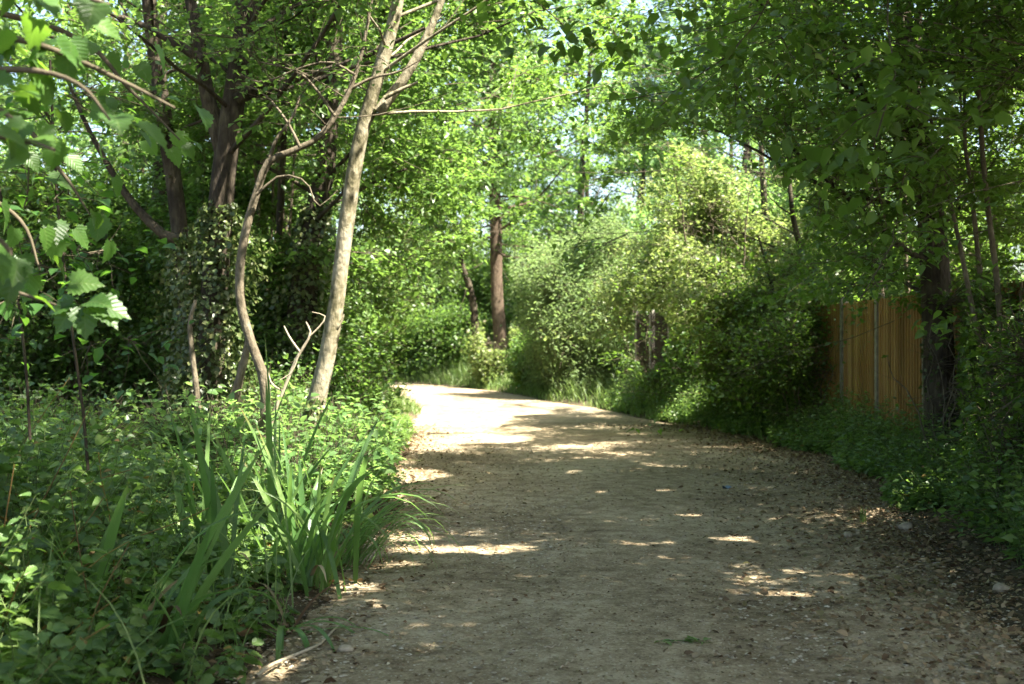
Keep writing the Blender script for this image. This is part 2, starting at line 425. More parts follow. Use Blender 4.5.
mb = MB(); grid(mb, axis(-600, -9, 9, 600, .16), axis(-300, -4, 56, 900, .16), ground_z)
tag(mb.build('ground', M['soil']), kind='structure')

mb = MB()
st = smooth_path(_c, 520); T = nrm(np.gradient(st[:, :2], axis=0)); Nn = np.stack([T[:, 1], -T[:, 0]], 1)
tt = np.linspace(-1.12, 1.12, 64)
PX = st[:, 0:1] + Nn[:, 0:1] * tt * st[:, 2:3]; PY = st[:, 1:2] + Nn[:, 1:2] * tt * st[:, 2:3]
PZ = .012 + .010 * wob(PX * 2.1, PY * 2.1) + .007 * wob(PX * 6.3 + 1, PY * 6.3) + .02 * (1 - tt ** 2)[None] - .016 * (np.exp(-((tt + .42) / .13) ** 2) + np.exp(-((tt - .38) / .13) ** 2))[None] - .03 * sst((np.abs(tt) - .8) / .3)[None]
nx, ny = PX.shape[1], PX.shape[0]
i = np.arange(ny - 1)[:, None] * nx + np.arange(nx - 1)[None]
mb.add(np.stack([PX, PY, PZ], -1).reshape(-1, 3), np.stack([i, i + 1, i + nx + 1, i + nx], -1).reshape(-1, 4))
tag(mb.build('path', M['path']), kind='structure')
def floor_z(x, y):
    return np.maximum(ground_z(x, y), .022 + .010 * wob(x * 2.1, y * 2.1) - .06 * (edge(x, y)[0].reshape(np.shape(x)) > .15))

# ------------------------------------------------------------------ where the sun gets through the canopy
# sunlit patches of the path in the photograph (centre u, v, half sizes); canopy gaps are cut so that real sun reaches them
LIT = np.array([
    (450, 396, 95, 11), (445, 418, 62, 15), (510, 413, 38, 4), (465, 440, 65, 5), (425, 446, 30, 3.5),
    (400, 476, 46, 7), (392, 500, 22, 3), (410, 538, 28, 4), (425, 552, 42, 5.5), (490, 552, 30, 5), (525, 549, 12, 4), (390, 566, 36, 5),
    (350, 590, 34, 6), (622, 546, 11, 2), (667, 546, 13, 2), (694, 536, 12, 1.6), (727, 541, 24, 3), (795, 596, 26, 3.2), (755, 585, 14, 1.8),
    (803, 657, 9, 3), (268, 672, 30, 8), (880, 541, 13, 2.4), (690, 518, 14, 1.6), (662, 493, 12, 1.6), (572, 474, 10, 1.6), (640, 470, 11, 1.4),
    (560, 574, 6, 1.6), (545, 572, 8, 2), (600, 495, 9, 1.2)], float)
# plants the photograph shows in full sun: (centre, radius)
SUNNY = [((-1.35, 3.8, 2.45), .3), ((-1.5, 3.7, 2.1), .2), ((-3, 46.5, 1.2), 1.8), ((-5.2, 48.3, 1.6), 2.0), ((-4.6, 54, 3.8), 2.2), ((4.2, 20.5, .5), .5), ((3.6, 22.8, .4), .6), ((1.7, 29, .4), 1.1), ((2.3, 26.5, .3), .8), ((.2, 33.5, .4), 1.1), ((-.6, 39.5, .9), 1.4), ((1.75, 33.2, 3.0), 1.4), ((2.9, 21.5, 3.6), 1.7), ((3.1, 21.0, 2.4), 1.0), ((-1.45, 7.6, .7), .55), ((-2.3, 12.3, .6), 1.25), ((-1.7, 10.2, .5), .7), ((-2.6, 14.0, .7), 1.2),
         ((-1.58, 4.4, 1.66), .40), ((-1.55, 12.0, 3.4), .35), ((-1.8, 12.0, 1.6), .35), ((-1.25, 12, 4.8), .3), ((-2.3, 13.4, 2.3), .5), ((-2.9, 13.4, 3.2), .5), ((-2.6, 11.6, 2.6), .3)]
def open_to_sun(P, rng, keep=.015):
    """True for the leaves that may stay: not standing between the sun and a sunlit patch"""
    Q = P - S * (P[:, 2:3] / S[2])
    Q = Q + rng.standard_normal(Q.shape) * .03
    ok = np.ones(len(P), bool)
    u, v = pix(np.stack([Q[:, 0], Q[:, 1], np.zeros(len(Q))], -1))
    vis = Q[:, 1] > 2
    for a, b, ru, rv in LIT:
        ok &= ~(vis & (((u - a) / ru) ** 2 + ((v - b) / rv) ** 2 < 1.15))
    for c, r in SUNNY:
        d = P - np.array(c); t = d @ S
        q = np.linalg.norm(d - t[:, None] * S, axis=1)
        ok &= ~((t > r * .8) & (q < r))
    return ok | (rng.random(len(P)) < keep)

# ------------------------------------------------------------------ growing trees
def walk(rng, P, D, L, K, wig, trop):
    n = len(P); out = np.empty((n, K, 3)); out[:, 0] = P; D = nrm(D)
    for k in range(1, K):
        D = nrm(D + wig * rng.standard_normal((n, 3)) + np.array([0, 0, 1.]) * np.reshape(trop, (-1, 1)))
        out[:, k] = out[:, k - 1] + D * (np.reshape(L, (-1, 1)) / (K - 1))
    return out
def on(paths, idx, t):
    K = paths.shape[1]; f = np.clip(t, 0, .999) * (K - 1); i = f.astype(int); f = (f - i)[:, None]
    a, b = paths[idx, i], paths[idx, i + 1]
    return a * (1 - f) + b * f, nrm(b - a)

def side_dirs(rng, D, ang, flat):
    """directions leaving D at about ang, pressed towards the horizontal by flat"""
    n = len(D)
    v = rng.standard_normal((n, 3)); v[:, 2] *= (1 - flat)
    v = nrm(v - (v * D).sum(1, keepdims=True) * D)
    a = ang + .2 * rng.standard_normal((n, 1))
    return np.cos(a) * D + np.sin(a) * v

DENS = 1.7
def grow(seed, trunk, n_limb, limb_len, el=(.1, .7), t0=.35, n_sub=7, n_twig=6, per=9, leaf=.09, wid=.62, flat=.75, up=.02, droop=-.06,
         bias=(0, 0, 0), limb_r=.2, carve=True, tmpl=LEAF4, off=.13, sub=.5, twig=.55, cut=None, az=None, clump=0):
    """trunk: (K,4) rows x y z r in world space. Returns the bark tubes and the leaves"""
    rng = np.random.default_rng(seed)
    tp = trunk[None, :, :3]; K = trunk.shape[0]
    t = t0 + (1 - t0) * (np.arange(n_limb) + rng.random(n_limb) * .8) / n_limb
    t = np.clip(t, 0, .985)
    b, d = on(tp, np.zeros(n_limb, int), t)
    azs = np.arange(n_limb) * 2.4 + rng.random() * 6 + rng.standard_normal(n_limb) * .3
    if az is not None: azs = az[0] + (rng.random(n_limb) - .5) * az[1]
    rel = (t - t0) / (1 - t0)
    e = el[0] + (el[1] - el[0]) * rel + .12 * rng.standard_normal(n_limb)
    D = np.stack([np.cos(e) * np.cos(azs), np.cos(e) * np.sin(azs), np.sin(e)], 1)
    ln = limb_len * (1.0 - .55 * rel ** 1.6) * (.8 + .4 * rng.random(n_limb))
    bi = np.array(bias, float)
    ln = ln * np.clip(1 + (D @ bi), .3, 1.4)
    D = D + bi * .5
    limbs = walk(rng, b, D, ln, 7, .10, up)
    r_at = np.interp(t, np.linspace(0, 1, K), trunk[:, 3])
    lr = np.minimum(r_at * .75, limb_r * r_at.max() * (.6 + .5 * ln / limb_len))[:, None] * np.linspace(1, .14, 7)[None]
    i2 = np.repeat(np.arange(n_limb), n_sub); ts = .22 + .78 * rng.random(len(i2))
    p2, d2 = on(limbs, i2, ts)
    D2 = side_dirs(rng, d2, .85, flat)
    l2 = ln[i2] * sub * (1.15 - .7 * ts) * (.7 + .6 * rng.random(len(i2)))
    subs = walk(rng, p2, D2, l2, 5, .13, up * .5)
    sr = np.interp(ts, [0, 1], [.3, .1])[:, None] * lr[i2, :1] * np.linspace(1, .35, 5)[None]
    i3 = np.repeat(np.arange(len(i2)), n_twig); tq = .15 + .85 * rng.random(len(i3))
    p3, d3 = on(subs, i3, tq)
    D3 = side_dirs(rng, d3, .7, flat)
    l3 = twig * (.6 + .8 * rng.random(len(i3)))
    twigs = walk(rng, p3, D3, l3, 4, .16, droop)
    per = int(per * DENS)
    i4 = np.repeat(np.arange(len(i3)), per); t4 = rng.random(len(i4))
    p4, d4 = on(twigs, i4, t4)
    n = len(p4)
    j = rng.standard_normal((n, 3)) * off * np.array([1, 1, .28 if flat > .65 else .45 if flat > .5 else .8])
    p4 = p4 + j
    A = nrm(.45 * d4 + .8 * nrm(rng.standard_normal((n, 3)) * np.array([1, 1, .35])) + np.array([0, 0, -.12 if flat > .65 else -.22]))
    N = np.array([0, 0, 1.]) + rng.standard_normal((n, 3)) * (.30 if flat > .65 else .42 if flat > .5 else .6)
    ok = np.ones(n, bool)
    if clump:
        q = p4 / clump
        c3 = np.sin(q[:, 0] * 2.1 + 1.7 * np.sin(q[:, 2] * 1.9 + seed)) + np.sin(q[:, 1] * 2.3 + 1.5 * np.sin(q[:, 0] * 1.7)) + np.sin(q[:, 2] * 3.1 + 1.4 * np.sin(q[:, 1] * 2.2 + 1))
        ok &= (c3 > -.35) | (rng.random(n) < .18)
    if carve: ok &= open_to_sun(p4, rng)
    if cut is not None: ok &= cut(p4, rng)
    ok &= p4[:, 2] > .25
    L = leaf * (.5 + .75 * rng.random(n))
    def keep_mid(q):
        m_ = q[:, q.shape[1] // 2]; k_ = (m_[:, 2] > .2)
        if carve: k_ &= open_to_sun(m_, rng, .06)
        if cut is not None: k_ &= cut(m_, rng) & cut(q[:, -1], rng)
        return k_
    tw_ok = keep_mid(twigs); su_ok = keep_mid(subs); subs = subs[su_ok]; sr = sr[su_ok]
    return dict(limbs=limbs, lr=lr, subs=subs, sr=sr, twigs=twigs[tw_ok], P=p4[ok], A=A[ok], N=N[ok], L=L[ok], W=wid * (.85 + .3 * rng.random(ok.sum())),
                tmpl=tmpl, rng=rng)

def put_tree(name, trunk, g, bark, leafm, label, cat='tree', group=None, sides=12, extra=None, lump=.05, twig_r=.0045, flare=True):
    """thing > trunk (stem and limbs), crown (twigs and leaves), ivy"""
    base = trunk[0, :3].copy(); base[2] = max(0., float(ground_z(np.array([base[0]]), np.array([base[1]]))[0]))
    root = empty(name, base)
    tag(root, label, cat, group)
    tr = trunk.copy()
    if flare:
        h = tr[:, 2] - base[2]; tr[:, 3] *= 1 + .7 * np.exp(-np.clip(h, 0, 9) / .28)
    rng = np.random.default_rng(len(label))
    mb = MB(); tubes(mb, tr[:, :3], tr[:, 3], sides, 0, lump, rng)
    if extra:
        for ex in extra: tubes(mb, ex[:, :3], ex[:, 3], 8, 0, lump, rng)
    if g is not None:
        for gg in (g if isinstance(g, list) else [g]): tubes(mb, gg['limbs'], gg['lr'], 7)
    mb.build('trunk', bark, root, base)
    if g is not None:
        mb = MB()
        for gg in (g if isinstance(g, list) else [g]):
            tubes(mb, gg['subs'], np.maximum(gg['sr'], .004), 5, 0)
            tubes(mb, gg['twigs'], np.broadcast_to(np.linspace(1, .4, 4) * twig_r, gg['twigs'].shape[:2]), 3, 0)
            leaves(mb, gg['P'], gg['A'], gg['N'], gg['L'], gg['W'], gg['tmpl'], 1)
        mb.build('crown', [M['twig'], leafm], root, base)
    return root, base

def straight(x, y, h, r, lean=(0, 0), seed=0, n=14, wig=.05, top=.25):
    rng = np.random.default_rng(seed)
    z0 = float(ground_z(np.array([x]), np.array([y]))[0]) - .15
    t = np.linspace(0, 1, n)
    w = np.cumsum(rng.standard_normal((n, 2)) * wig, 0) * t[:, None]
    return np.stack([x + lean[0] * h * t + w[:, 0], y + lean[1] * h * t + w[:, 1], z0 + h * t, r * (1 - (1 - top) * t)], 1)
def traced(pts, Y, n=26):
    """pts: rows (u, v, radius in m[, depth offset]) -> smooth trunk in the world"""
    rows = []
    for q in pts:
        p = at(q[0], q[1], Y + (q[3] if len(q) > 3 else 0)); rows.append([*p, q[2]])
    return smooth_path(rows, n)

def ivy_on(root, base, trunk, z0, z1, n, leaf=.06, thick=.16, seed=1, mat='ivy', name='ivy'):
    rng = np.random.default_rng(seed)
    z = z0 + (z1 - z0) * rng.random(n) ** 1.15
    o = np.argsort(trunk[:, 2])
    c = np.stack([np.interp(z, trunk[o, 2], trunk[o, k]) for k in range(4)], 1)
    a = rng.random(n) * 2 * PI
    puff = .55 + .45 * np.sin(z * 3.1 + a * 2 + seed) * np.sin(z * 1.3 + 1)
    rad = c[:, 3] + thick * puff * rng.random(n) ** .6 * np.clip((z1 - z) / .5, .15, 1)
    o2 = np.stack([np.cos(a), np.sin(a), np.zeros(n)], 1)
    P = np.stack([c[:, 0], c[:, 1], z], 1) + o2 * rad[:, None]
    A = nrm(o2 * .5 + rng.standard_normal((n, 3)) * .6 + np.array([0, 0, -.6]))
    N = o2 + np.array([0, 0, .5]) + rng.standard_normal((n, 3)) * .5
    mb = MB(); leaves(mb, P, A, N, leaf * (.6 + .8 * rng.random(n)), .85, LEAF4)
    return mb.build(name, M[mat], root, base)

# ================================================================== LEFT: the trees beside the path
# ivy-clad forked tree
tk = traced([(200, 470, .1693), (207, 420, .1623), (212, 330, .1517), (217, 250, .1446), (224, 170, .1376), (235, 90, .1270), (248, 0, .1164), (262, -140, .0917), (276, -330, .0635), (290, -560, .0212)], 13.4)
fork = traced([(222, 150, .0960), (207, 95, .0840), (200, 50, .0720), (190, 0, .0640), (176, -80, .0400), (160, -160, .0240)], 13.4, 14)
lef = [traced([(236, 100, .07), (262, 84, .05), (300, 78, .04, -.3), (360, 58, .03, -.6), (425, 28, .018, -.8)], 13.3, 12),
       traced([(203, 60, .06), (170, 40, .045), (135, 22, .035), (100, 12, .02)], 13.2, 10)]
g = grow(11, tk, 20, 3.6, (.45, 1.0), .46, 8, 7, 9, .10, flat=.6, bias=(.15, -.15, 0))
root, b = put_tree('ivy_tree', tk, g, M['bark_dark'], M['wood'], 'tall dark forked tree with ivy round its lower trunk, left of the pale tree', extra=[fork] + lef)
ivy_on(root, b, tk, .3, 3.1, 5200, .062, .5, 3)

# dark tree further left
tk = traced([(196, 470, .1280), (192, 400, .1216), (186, 300, .1120), (176, 200, .1056), (163, 110, .0992), (152, 30, .0960), (146, -60, .0832), (142, -260, .0576), (140, -440, .0192)], 15.0)
ex = [traced([(180, 240, .07), (160, 232, .06), (130, 200, .05), (108, 165, .04), (84, 120, .028), (60, 60, .02)], 14.8, 12)]
g = grow(12, tk, 17, 4.0, (.15, .9), .45, 8, 6, 9, .10, flat=.6)
root, b = put_tree('dark_tree', tk, g, M['bark_dark'], M['wood'], 'dark leaning tree just behind and left of the ivy-clad forked tree', extra=ex)
ivy_on(root, b, tk, .3, 2.9, 2600, .062, .4, 5)

# pale leaning tree
tk = traced([(303, 470, .1042), (311, 425, .0907), (322, 380, .0840), (334, 320, .0820), (343, 250, .0793), (351, 190, .0773), (362, 130, .0739), (380, 70, .0658), (394, 20, .0605), (406, -40, .0538), (424, -140, .0437), (445, -280, .0336), (470, -480, .0134)], 12.0)
fk = traced([(378, 112, .06), (394, 92, .055), (408, 72, .05), (420, 50, .045), (438, 10, .035), (462, -60, .02)], 12.0, 12)
tw = [traced([(384, 98, .024), (404, 88, .018), (418, 82, .010)], 11.9, 6), traced([(334, 330, .03), (341, 322, .016), (344, 314, .006)], 11.95, 6)]
g = grow(13, tk, 17, 2.8, (.28, .9), .50, 8, 6, 14, .105, flat=.6, bias=(.4, -.2, 0))
root, b = put_tree('pale_tree', tk, g, M['bark_pale'], M['wood'], 'pale smooth-barked tree leaning right over the left edge of the path', extra=[fk] + tw, lump=.07)
ivy_on(root, b, tk, .3, 1.0, 350, .06, .2, 9)

# crooked bare sapling
tk = traced([(262, 470, .0560), (266, 410, .0496), (263, 375, .0480), (252, 345, .0448), (241, 305, .0432), (240, 270, .0416), (246, 230, .0400), (256, 195, .0376), (268, 163, .0352), (290, 152, .0320), (318, 138, .0288), (338, 112, .0256), (352, 84, .0224), (362, 52, .0176), (372, 0, .0120)], 11.3, 34)
ex = [traced([(268, 165, .022), (276, 140, .018), (292, 118, .014), (300, 96, .008)], 11.3, 8),
      traced([(345, 92, .018), (372, 78, .014), (398, 72, .01), (420, 60, .006)], 11.3, 8),
      traced([(300, 147, .016), (286, 120, .012), (262, 92, .009), (236, 84, .006)], 11.2, 8),
      traced([(335, 116, .016), (318, 92, .012), (298, 72, .010), (260, 62, .006)], 11.2, 8),
      traced([(256, 195, .016), (280, 176, .012), (306, 182, .009), (318, 206, .006), (338, 190, .004)], 11.2, 10),
      traced([(355, 75, .014), (330, 62, .011), (300, 68, .009), (262, 82, .007), (232, 70, .005)], 11.1, 10)]
g = grow(14, tk, 7, 1.3, (.1, .6), .72, 5, 4, 4, .08, flat=.7)
put_tree('crooked_sapling', tk, g, M['bark_grey'], M['wood'], 'slim crooked sapling bending right with bare twigs, between ivy-clad and pale trees', extra=ex, sides=9)

# ivy-smothered stump trunk behind the pale tree
tk = traced([(292, 460, .2167), (296, 400, .2023), (300, 330, .1878), (306, 260, .1734), (316, 210, .1445), (326, 160, .1228), (334, 60, .1011), (340, -120, .0433)], 15.5)
g = grow(15, tk, 10, 3.0, (.4, 1.0), .5, 7, 6, 9, .10, flat=.5)
root, b = put_tree('broad_tree', tk, g, M['bark_dark'], M['wood'], 'broad ivy-smothered trunk standing in shade right behind the pale leaning tree')
ivy_on(root, b, tk, .3, 3.3, 4200, .066, .5, 4)

# thin stems in the thicket
for k, (pts, Y, lab) in enumerate([
    ([(200, 460, .035), (199, 420, .033), (196, 385, .03), (192, 352, .028), (190, 322, .024), (196, 300, .016)], 12.4, 'short bare grey stem standing upright before the ivy-clad trunk'),
    ([(222, 455, .07), (230, 420, .06), (238, 385, .05), (246, 352, .04), (250, 330, .025)], 12.8, 'leaning mossy stub of stem at the foot of the ivy-clad tree'),
    ([(268, 470, 0.0210), (272, 420, 0.0196), (284, 390, 0.0175), (296, 360, 0.0154), (310, 335, 0.0112), (306, 322, 0.0070)], 11.6, 'dead bare branch sticking up between the crooked sapling and the pale tree'),
    ([(276, 470, .06), (275, 380, .055), (276, 300, .05), (280, 220, .045), (284, 140, .04), (286, 60, .03), (290, -60, .02)], 16.5, 'straight slender dark stem seen behind the crooked sapling')]):
    t_ = traced(pts, Y, 14)
    ex = None
    if k == 2:
        ex = [traced([(300, 352, .012), (290, 338, .010), (284, 326, .006)], 11.6, 6), traced([(310, 336, .010), (320, 326, .008), (325, 316, .005), (312, 312, .004)], 11.6, 7),
              traced([(284, 392, .012), (272, 384, .009), (268, 372, .006)], 11.6, 6), traced([(298, 356, .009), (292, 372, .008), (280, 380, .005)], 11.5, 6)]
    g = grow(60 + k, t_, 6, 1.4, (.2, .8), .6, 5, 4, 5, .08) if k == 3 else None
    root = empty('bare_stem' if k != 3 else 'slender_tree', (t_[0, 0], t_[0, 1], float(ground_z(t_[:1, 0], t_[:1, 1])[0])))
    tag(root, lab, 'stem' if k != 3 else 'tree')
    mb = MB(); tubes(mb, t_[:, :3], t_[:, 3], 8, 0, .06, np.random.default_rng(k))
    for e_ in ex or []: tubes(mb, e_[:, :3], e_[:, 3], 6)
    mb.build('stem' if k != 3 else 'trunk', M['dead'] if k == 2 else M['bark_grey'] if k in (0, 1) else M['bark_dark'], root, root.location)
    if g:
        tubes_mb = MB(); tubes(tubes_mb, g['subs'], np.maximum(g['sr'], .004), 4, 0); leaves(tubes_mb, g['P'], g['A'], g['N'], g['L'], g['W'], g['tmpl'], 1)
        tubes_mb.build('crown', [M['twig'], M['wood']], root, root.location)

# ================================================================== NEAR LEFT: broad-leaved tree reaching into the frame
tk = smooth_path([(-3.5, 3.3, -.1, .16), (-3.45, 3.3, 1.2, .145), (-3.3, 3.4, 2.6, .13), (-3.0, 3.6, 4.2, .11), (-2.7, 4.0, 6.0, .08), (-2.6, 4.3, 8.0, .03)], 20)
def above_frame(P, rng):
    u, v = pix(P); return (v < -25) | (P[:, 1] < 1.0) | (u < -60)
g = grow(21, tk, 16, 3.2, (.0, .8), .5, 8, 6, 8, .13, .75, flat=.7, bias=(.35, .45, 0), tmpl=LEAF6, cut=above_frame)
rng = np.random.default_rng(5)
boughs, lp, ln_, la = [], [], [], []
def near_bough(pts, Y, n, size, spread, seed, r0=.012, vary=.35):
    p = traced(pts, Y, 16); boughs.append(p)
    r_ = np.random.default_rng(seed)
    t = (.25 + .75 * r_.random(n)); i = (t * 15).astype(int).clip(0, 14)
    P = p[i, :3] + r_.standard_normal((n, 3)) * np.array([spread, spread * 1.4, spread * .8])
    dirn = nrm(p[i + 1, :3] - p[i, :3])
    A = nrm(dirn * .55 + r_.standard_normal((n, 3)) * np.array([.55, .5, .25]) + np.array([0, -.1, -.38]))
    lp.append(P); la.append(A); ln_.append(size * (1 - vary + 2 * vary * r_.random(n) * .7))
near_bough([(-160, 20, .02), (-40, 30, .016), (40, 45, .011), (120, 80, .008), (175, 108, .004)], 3.9, 26, .12, .06, 1)
near_bough([(-160, 70, .02), (-50, 72, .014), (30, 70, .01), (80, 85, .007), (110, 120, .004)], 3.7, 22, .115, .07, 2)
near_bough([(-160, 120, .02), (-50, 128, .014), (20, 140, .01), (55, 150, .006)], 3.6, 14, .11, .06, 3)
near_bough([(-160, -40, .02), (-40, -20, .014), (60, -8, .01), (110, 5, .006)], 3.6, 18, .115, .07, 4)
near_bough([(-160, 250, .02), (-60, 268, .012), (10, 290, .008), (60, 306, .005), (84, 310, .003)], 4.4, 1, .12, .02, 6)
near_bough([(-160, 190, .02), (-60, 205, .012), (0, 240, .008), (14, 265, .005)], 3.7, 8, .11, .05, 7)
near_bough([(-160, 60, .02), (0, 110, .014), (60, 170, .009), (90, 215, .004)], 5.4, 20, .12, .14, 8)
near_bough([(-160, -20, .02), (60, 30, .014), (130, 90, .009), (180, 140, .004)], 5.8, 22, .12, .15, 9)
near_bough([(-160, 100, .02), (-40, 180, .014), (20, 220, .009), (40, 270, .004)], 5.2, 16, .13, .14, 10)
# the sunlit rosette of leaves hanging at the left edge
c = at(84, 306, 4.4)
for (u, v, du, dv, dy, sz) in [(76, 306, -20, 20, -.03, .125), (84, 308, 2, 26, -.05, .12), (96, 304, 40, 8, 0, .13), (88, 302, 16, -2, -.04, .11), (72, 304, -34, 4, .02, .115), (70, 284, 34, -4, -.02, .12), (98, 308, 26, 18, -.05, .11)]:
    p = at(u, v, 4.4); q = at(u + du, v + dv, 4.4 + dy)
    lp.append(p[None]); la.append(nrm(q - p)[None]); ln_.append(np.array([sz]))
lp_i = np.concatenate([np.full(len(q), min(j_, len(boughs) - 1) if j_ < len(boughs) else 4) for j_, q in enumerate(lp)])
lp = np.concatenate(lp); la = np.concatenate(la); ln_ = np.concatenate(ln_)
k = open_to_sun(lp, rng); k[-7:] = True; lp, la, ln_, lp_i = lp[k], la[k], ln_[k], lp_i[k]
root, b = put_tree('broadleaf_tree', tk, g, M['bark_grey'], M['maple'], 'broad-leaved tree reaching large lobed leaves in from the left edge of the view')
bl = lp_i
lnv = np.array([.25, -.35, 1.]) + rng.standard_normal((len(lp), 3)) * .4
lnv[-7:] = np.array([.35, -.75, .75]) + rng.standard_normal((7, 3)) * .12
for j_, p in enumerate(boughs):
    mb = MB(); tubes(mb, p[:, :3], p[:, 3], 6, 0); k = bl == j_
    leaves(mb, lp[k], la[k], lnv[k], ln_[k], .9, LEAFL, 1)
    mb.build('bough', [M['twig'], M['maple_near']], root, b)

# slim saplings at the left edge
for k, (pts, Y, lab) in enumerate([
    ([(88, 470, .008), (84, 420, .008), (76, 360, .0075), (68, 300, .007), (60, 230, .007), (54, 150, .008), (50, 60, .006)], 6.3, 'thin upright sapling behind the hanging lobed leaves'),
    ([(30, 440, .007), (26, 370, .0065), (18, 300, .006), (8, 230, .005), (-10, 150, .008)], 5.6, 'thin arching stem at the far left edge among the nettles')]):
    t_ = traced(pts, Y, 16)
    g = grow(70 + k, t_, 6, .5, (.0, .5), .35, 4, 3, 2, .075, .7, flat=.7, tmpl=LEAF6, twig=.3)
    put_tree('sapling', t_, g, M['bark_dark'], M['maple'], lab, 'sapling', sides=7, twig_r=.003)

# ================================================================== RIGHT: fence, hazels, lit bush
def fence(name, line, top, h, boardm, label, postm):
    """close-board panels between concrete posts; line: post feet (x, y)"""
    root = empty(name, (line[0][0], line[0][1], 0)); tag(root, label, 'fence')
    o = np.array([line[0][0], line[0][1], 0.])
    rng = np.random.default_rng(len(line))
    def box(mb, c, ax, ay, az, hx, hy, hz):
        V = [c + sx * hx * ax + sy * hy * ay + sz * hz * az for sz in (-1, 1) for sx, sy in ((-1, -1), (1, -1), (1, 1), (-1, 1))]
        mb.add(V, [(3, 2, 1, 0), (4, 5, 6, 7), (0, 1, 5, 4), (1, 2, 6, 5), (2, 3, 7, 6), (3, 0, 4, 7)], 0, False)
    zu = np.array([0, 0, 1.])
    for i, (x, y) in enumerate(line):
        mb = MB(); c = np.array([x, y, (top + .06) / 2 - .1])
        nxt = line[min(i + 1, len(line) - 1)]; prv = line[max(i - 1, 0)]
        ax = nrm(np.array([nxt[0] - prv[0], nxt[1] - prv[1], 0.])); ay = np.cross(zu, ax)
        box(mb, c, ax, ay, zu, .05, .055, (top + .06) / 2 + .1)
        # bevelled cap of the post
        hh = top + .06
        V = [np.array([x, y, hh + .002]) + sx * .05 * ax + sy * .055 * ay for sx, sy in ((-1, -1), (1, -1), (1, 1), (-1, 1))] + [np.array([x, y, hh + .03])]
        mb.add(V, [(0, 1, 4), (1, 2, 4), (2, 3, 4), (3, 0, 4)], 0, False)
        mb.build('post', postm, root, o)
    for (x0, y0), (x1, y1) in zip(line[:-1], line[1:]):
        a = np.array([x0, y0, 0.]); d = np.array([x1 - x0, y1 - y0, 0.]); L = np.linalg.norm(d); d /= L; q = np.cross(zu, d)
        if q[0] > 0: q = -q                                     # towards the path
        a0 = a + d * .053; L0 = L - .106
        mb = MB(); box(mb, a0 + d * L0 / 2 + zu * (top - h - .07), d, q, zu, L0 / 2, .025, .14); mb.build('gravel_board', M['concrete'], root, o)
        mb = MB(); n = int(round(L0 / .108)); w = L0 / n
        for k in range(n):
            c = a0 + d * (k + .5) * w; dz = rng.standard_normal() * .008
            til = nrm(d + q * .16); tq = np.cross(zu, til); tq = tq if tq @ q > 0 else -tq
            box(mb, c + q * .03 + zu * (top - h / 2 + dz + .036), til, tq, zu, w * .5 * 1.28, .006, h / 2 - .036)
        mb.build('panel', boardm, root, o)
        for zz in (top - .25, top - h / 2, top - h + .2):
            mb = MB(); box(mb, a0 + d * L0 / 2 - q * .012 + zu * zz, d, q, zu, L0 / 2, .02, .035); mb.build('rail', boardm, root, o)
    return root
FX = 5.02
fence('wooden_fence', [(4.88, 21.6), (4.97, 19.85), (FX, 18.05), (FX, 16.32), (5.0, 14.36), (4.97, 12.8), (4.95, 11.05), (4.95, 9.3), (4.95, 7.55)], 2.14, 1.86, M['board'],
      'golden brown close-board fence with concrete posts on the right, partly hidden by trees', M['concrete'])
fence('dark_fence', [(3.14, 29.9), (3.30, 28.2), (3.52, 26.5), (3.85, 24.8)], 2.24, 1.9, M['board_dark'], 'dark brown fence with two pale posts showing between the far bushes', M['pale_concrete'])

ORNG = np.random.default_rng(77)
def hazel(name, x, y, h, stems, seed, label, leafm, limb, bias, spread=.22, leaf=.095, t0=.3, per=9, carve=True, tmpl=LEAF4, cut=lambda P, r_: verge_clear(P, r_), r=.05, bark='bark_grey', wid=.68, nl=9, flat=.8, cat='tree', n_sub=7, n_twig=6, sub=.5, off=.13, clump=0):
    """several stems from one stool, flat layered sprays"""
    rng = np.random.default_rng(seed); gs, tr = [], []
    for k in range(stems):
        a = rng.random() * 6.28; hh = h * (.75 + .3 * rng.random())
        t_ = straight(x + .12 * math.cos(a), y + .12 * math.sin(a), hh, r * (.7 + .6 * rng.random()), (spread * math.cos(a) * rng.random() * 1.4, spread * math.sin(a) * rng.random() * 1.4), seed * 9 + k, 14, .05, .2)
        tr.append(t_)
        gs.append(grow(seed * 31 + k, t_, nl, limb, (-.05, .6), t0, n_sub, n_twig, per, leaf, wid, flat, .0, -.05, bias, carve=carve, tmpl=tmpl, cut=cut, sub=sub, off=off, clump=clump))
    return put_tree(name, tr[0], gs, M[bark], leafm, label, cat, extra=tr[1:], sides=9, flare=False)

